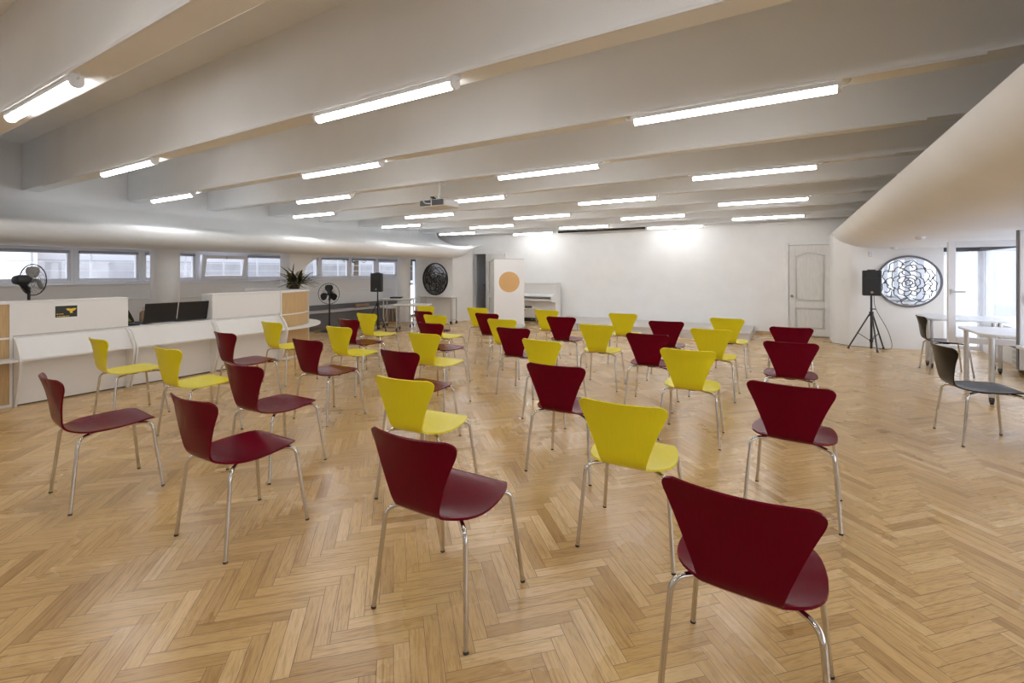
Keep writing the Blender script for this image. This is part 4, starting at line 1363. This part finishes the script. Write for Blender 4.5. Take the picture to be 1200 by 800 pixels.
t = thing('roll_up_banner', 'tall white roll-up banner printed with an ochre disc', 'banner', (-6.14, 10.20, 0), R(30.7))
MB().box(-0.385, 0.385, -0.003, 0.003, 0.085, 1.735).build('sheet', M['banner'], t, world=False, smooth=False)
MB().box(-0.39, 0.39, -0.012, 0.012, 1.73, 1.752).build('top_rail', M['alu'], t, world=False, smooth=False, bevel=0.003)
MB().prism([(-0.06, 0.012), (0.06, 0.012), (0.05, 0.07), (0.02, 0.09), (-0.02, 0.09), (-0.05, 0.07)], -0.40, 0.40, 'x').build('cassette', M['alu'], t, world=False, smooth=False, bevel=0.006)
for s in (-1, 1):
    MB().box(s * 0.30 - 0.025, s * 0.30 + 0.025, -0.16, 0.16, 0.0, 0.012).build('foot', M['alu'], t, world=False, smooth=False, bevel=0.003)
MB().cyl((0.0, -0.0032, 1.152), (0.0, -0.0042, 1.152), 0.265, n=64).build('printed_disc', M['orange'], t, world=False)
MB().cyl((0.0, 0.03, 0.08), (0.0, 0.012, 1.73), 0.010, n=8).build('support_pole', M['alu'], t, world=False)

# ------------------------------------------------------------------ outside
struct(MB().box(-30, XW - 0.25, -12, 30, 0.98, 1.05).build('ground_courtyard', M['outpave'], smooth=False))
struct(MB().box(XE + 0.22, 25, -12, 40, -0.12, -0.02).build('ground_garden', M['outpave'], smooth=False))
t = thing('courtyard_building', 'pale building across the courtyard beyond the strip windows', 'building', (-17.5, 12, 1.05))
MB().box(-20, -17.5, 4.2, 20.0, 1.05, 6.0).build('facade', M['outwall'], t, smooth=False)
MB().box(-17.5, -17.35, 4.2, 20.0, 1.05, 1.75).build('plinth', M['outgrey'], t, smooth=False)
MB().box(-17.5, -17.4, 4.2, 20.0, 2.05, 2.12).build('ledge', M['outgrey'], t, smooth=False)
o = MB().box(-20, -17.0, -8, 4.15, 1.05, 6.0).build('brick_building', M['brick'], smooth=False)
tag(o, 'orange brick building seen through the first strip window above the fan', 'building')
t = thing('courtyard_railing', 'white railing with slim posts outside the strip windows', 'railing', (-11.6, 5, 1.05))
MB().box(-11.615, -11.585, -4, 14, 1.60, 1.615).box(-11.615, -11.585, -4, 14, 1.43, 1.442).build('rail', M['outwall'], t, smooth=False)
for i in range(22):
    y = -3.8 + 0.82 * i
    MB().box(-11.62, -11.58, y - 0.015, y + 0.015, 1.05, 1.95).build('post', M['outwall'], t, smooth=False)


def tree(x, y, z0, h, r, label, seed):
    t = thing('garden_tree', label, 'tree', (x, y, z0))
    MB().tube([(x, y, z0), (x + 0.05, y, z0 + h * 0.4), (x, y + 0.05, z0 + h * 0.75)], [0.12, 0.09, 0.05], 10).build('trunk', M['bark'], t)
    rnd = random.Random(seed)
    b = MB()
    for i in range(900):
        while True:
            p = Vector((rnd.uniform(-1, 1), rnd.uniform(-1, 1), rnd.uniform(-1, 1)))
            if 0.25 < p.length < 1:
                break
        c = Vector((x, y, z0 + h * 0.6)) + Vector((p.x * r, p.y * r, p.z * h * 0.42))
        q = Vector((rnd.uniform(-1, 1), rnd.uniform(-1, 1), rnd.uniform(-0.6, 0.6))).normalized()
        s = q.cross(Vector((0, 0, 1))).normalized()
        l, w = rnd.uniform(0.12, 0.2), rnd.uniform(0.05, 0.09)
        b.add([c - q * l, c + s * w, c + q * l, c - s * w], [(0, 1, 2, 3)])
    b.build('crown', M['green'], t, smooth=False)


tree(-14.6, 12.6, 1.05, 3.4, 1.2, 'green tree outside the last strip windows by the loudspeaker', 3)
tree(-13.5, 14.6, 1.05, 3.0, 1.1, 'green tree beyond the glazed door behind the column', 5)
tree(9.8, 17.5, -0.02, 4.6, 1.9, 'green garden tree seen through the open casement', 8)
t = thing('garden_house', 'pale garden house beyond the garden windows', 'building', (9.5, 22, -0.02))
MB().box(5.2, 7.0, 21.0, 24.0, -0.02, 4.0).build('wall', M['outwall'], t, smooth=False)
MB().box(5.0, 7.2, 20.8, 24.2, 4.0, 4.25).build('roof', M['outgrey'], t, smooth=False)

# ------------------------------------------------------------------ light, sky, camera
w = bpy.data.worlds.new('sky'); scene.world = w
w.use_nodes = True
nt = w.node_tree
bg = nt.nodes['Background']
tc = nt.nodes.new('ShaderNodeTexCoord'); sp = nt.nodes.new('ShaderNodeSeparateXYZ'); rp = nt.nodes.new('ShaderNodeValToRGB')
rp.color_ramp.elements[0].position = 0.0; rp.color_ramp.elements[0].color = (0.93, 0.95, 1.0, 1)
rp.color_ramp.elements[1].position = 0.8; rp.color_ramp.elements[1].color = (0.70, 0.80, 1.0, 1)
nt.links.new(tc.outputs['Generated'], sp.inputs['Vector']); nt.links.new(sp.outputs['Z'], rp.inputs['Fac']); nt.links.new(rp.outputs['Color'], bg.inputs['Color'])
bg.inputs['Strength'].default_value = 3.7

cam = bpy.data.cameras.new('camera')
co = bpy.data.objects.new('camera', cam); COL.objects.link(co)
co.location = (0, 0, 1.42)
co.rotation_euler = (R(90), 0, R(30.7))
cam.sensor_width = 36
cam.lens = 545.0 / 1200 * 36
cam.shift_y = -(400 - 318) / 1200
cam.clip_start = 0.02
scene.camera = co

scene.view_settings.view_transform = 'Standard'
scene.view_settings.look = 'None'
scene.view_settings.gamma = 1
scene.view_settings.exposure = 0.06
scene.view_settings.use_curve_mapping = False
scene.cycles.use_denoising = True
scene.cycles.max_bounces = 10
scene.cycles.diffuse_bounces = 6
scene.cycles.transparent_max_bounces = 16
scene.cycles.sample_clamp_indirect = 6
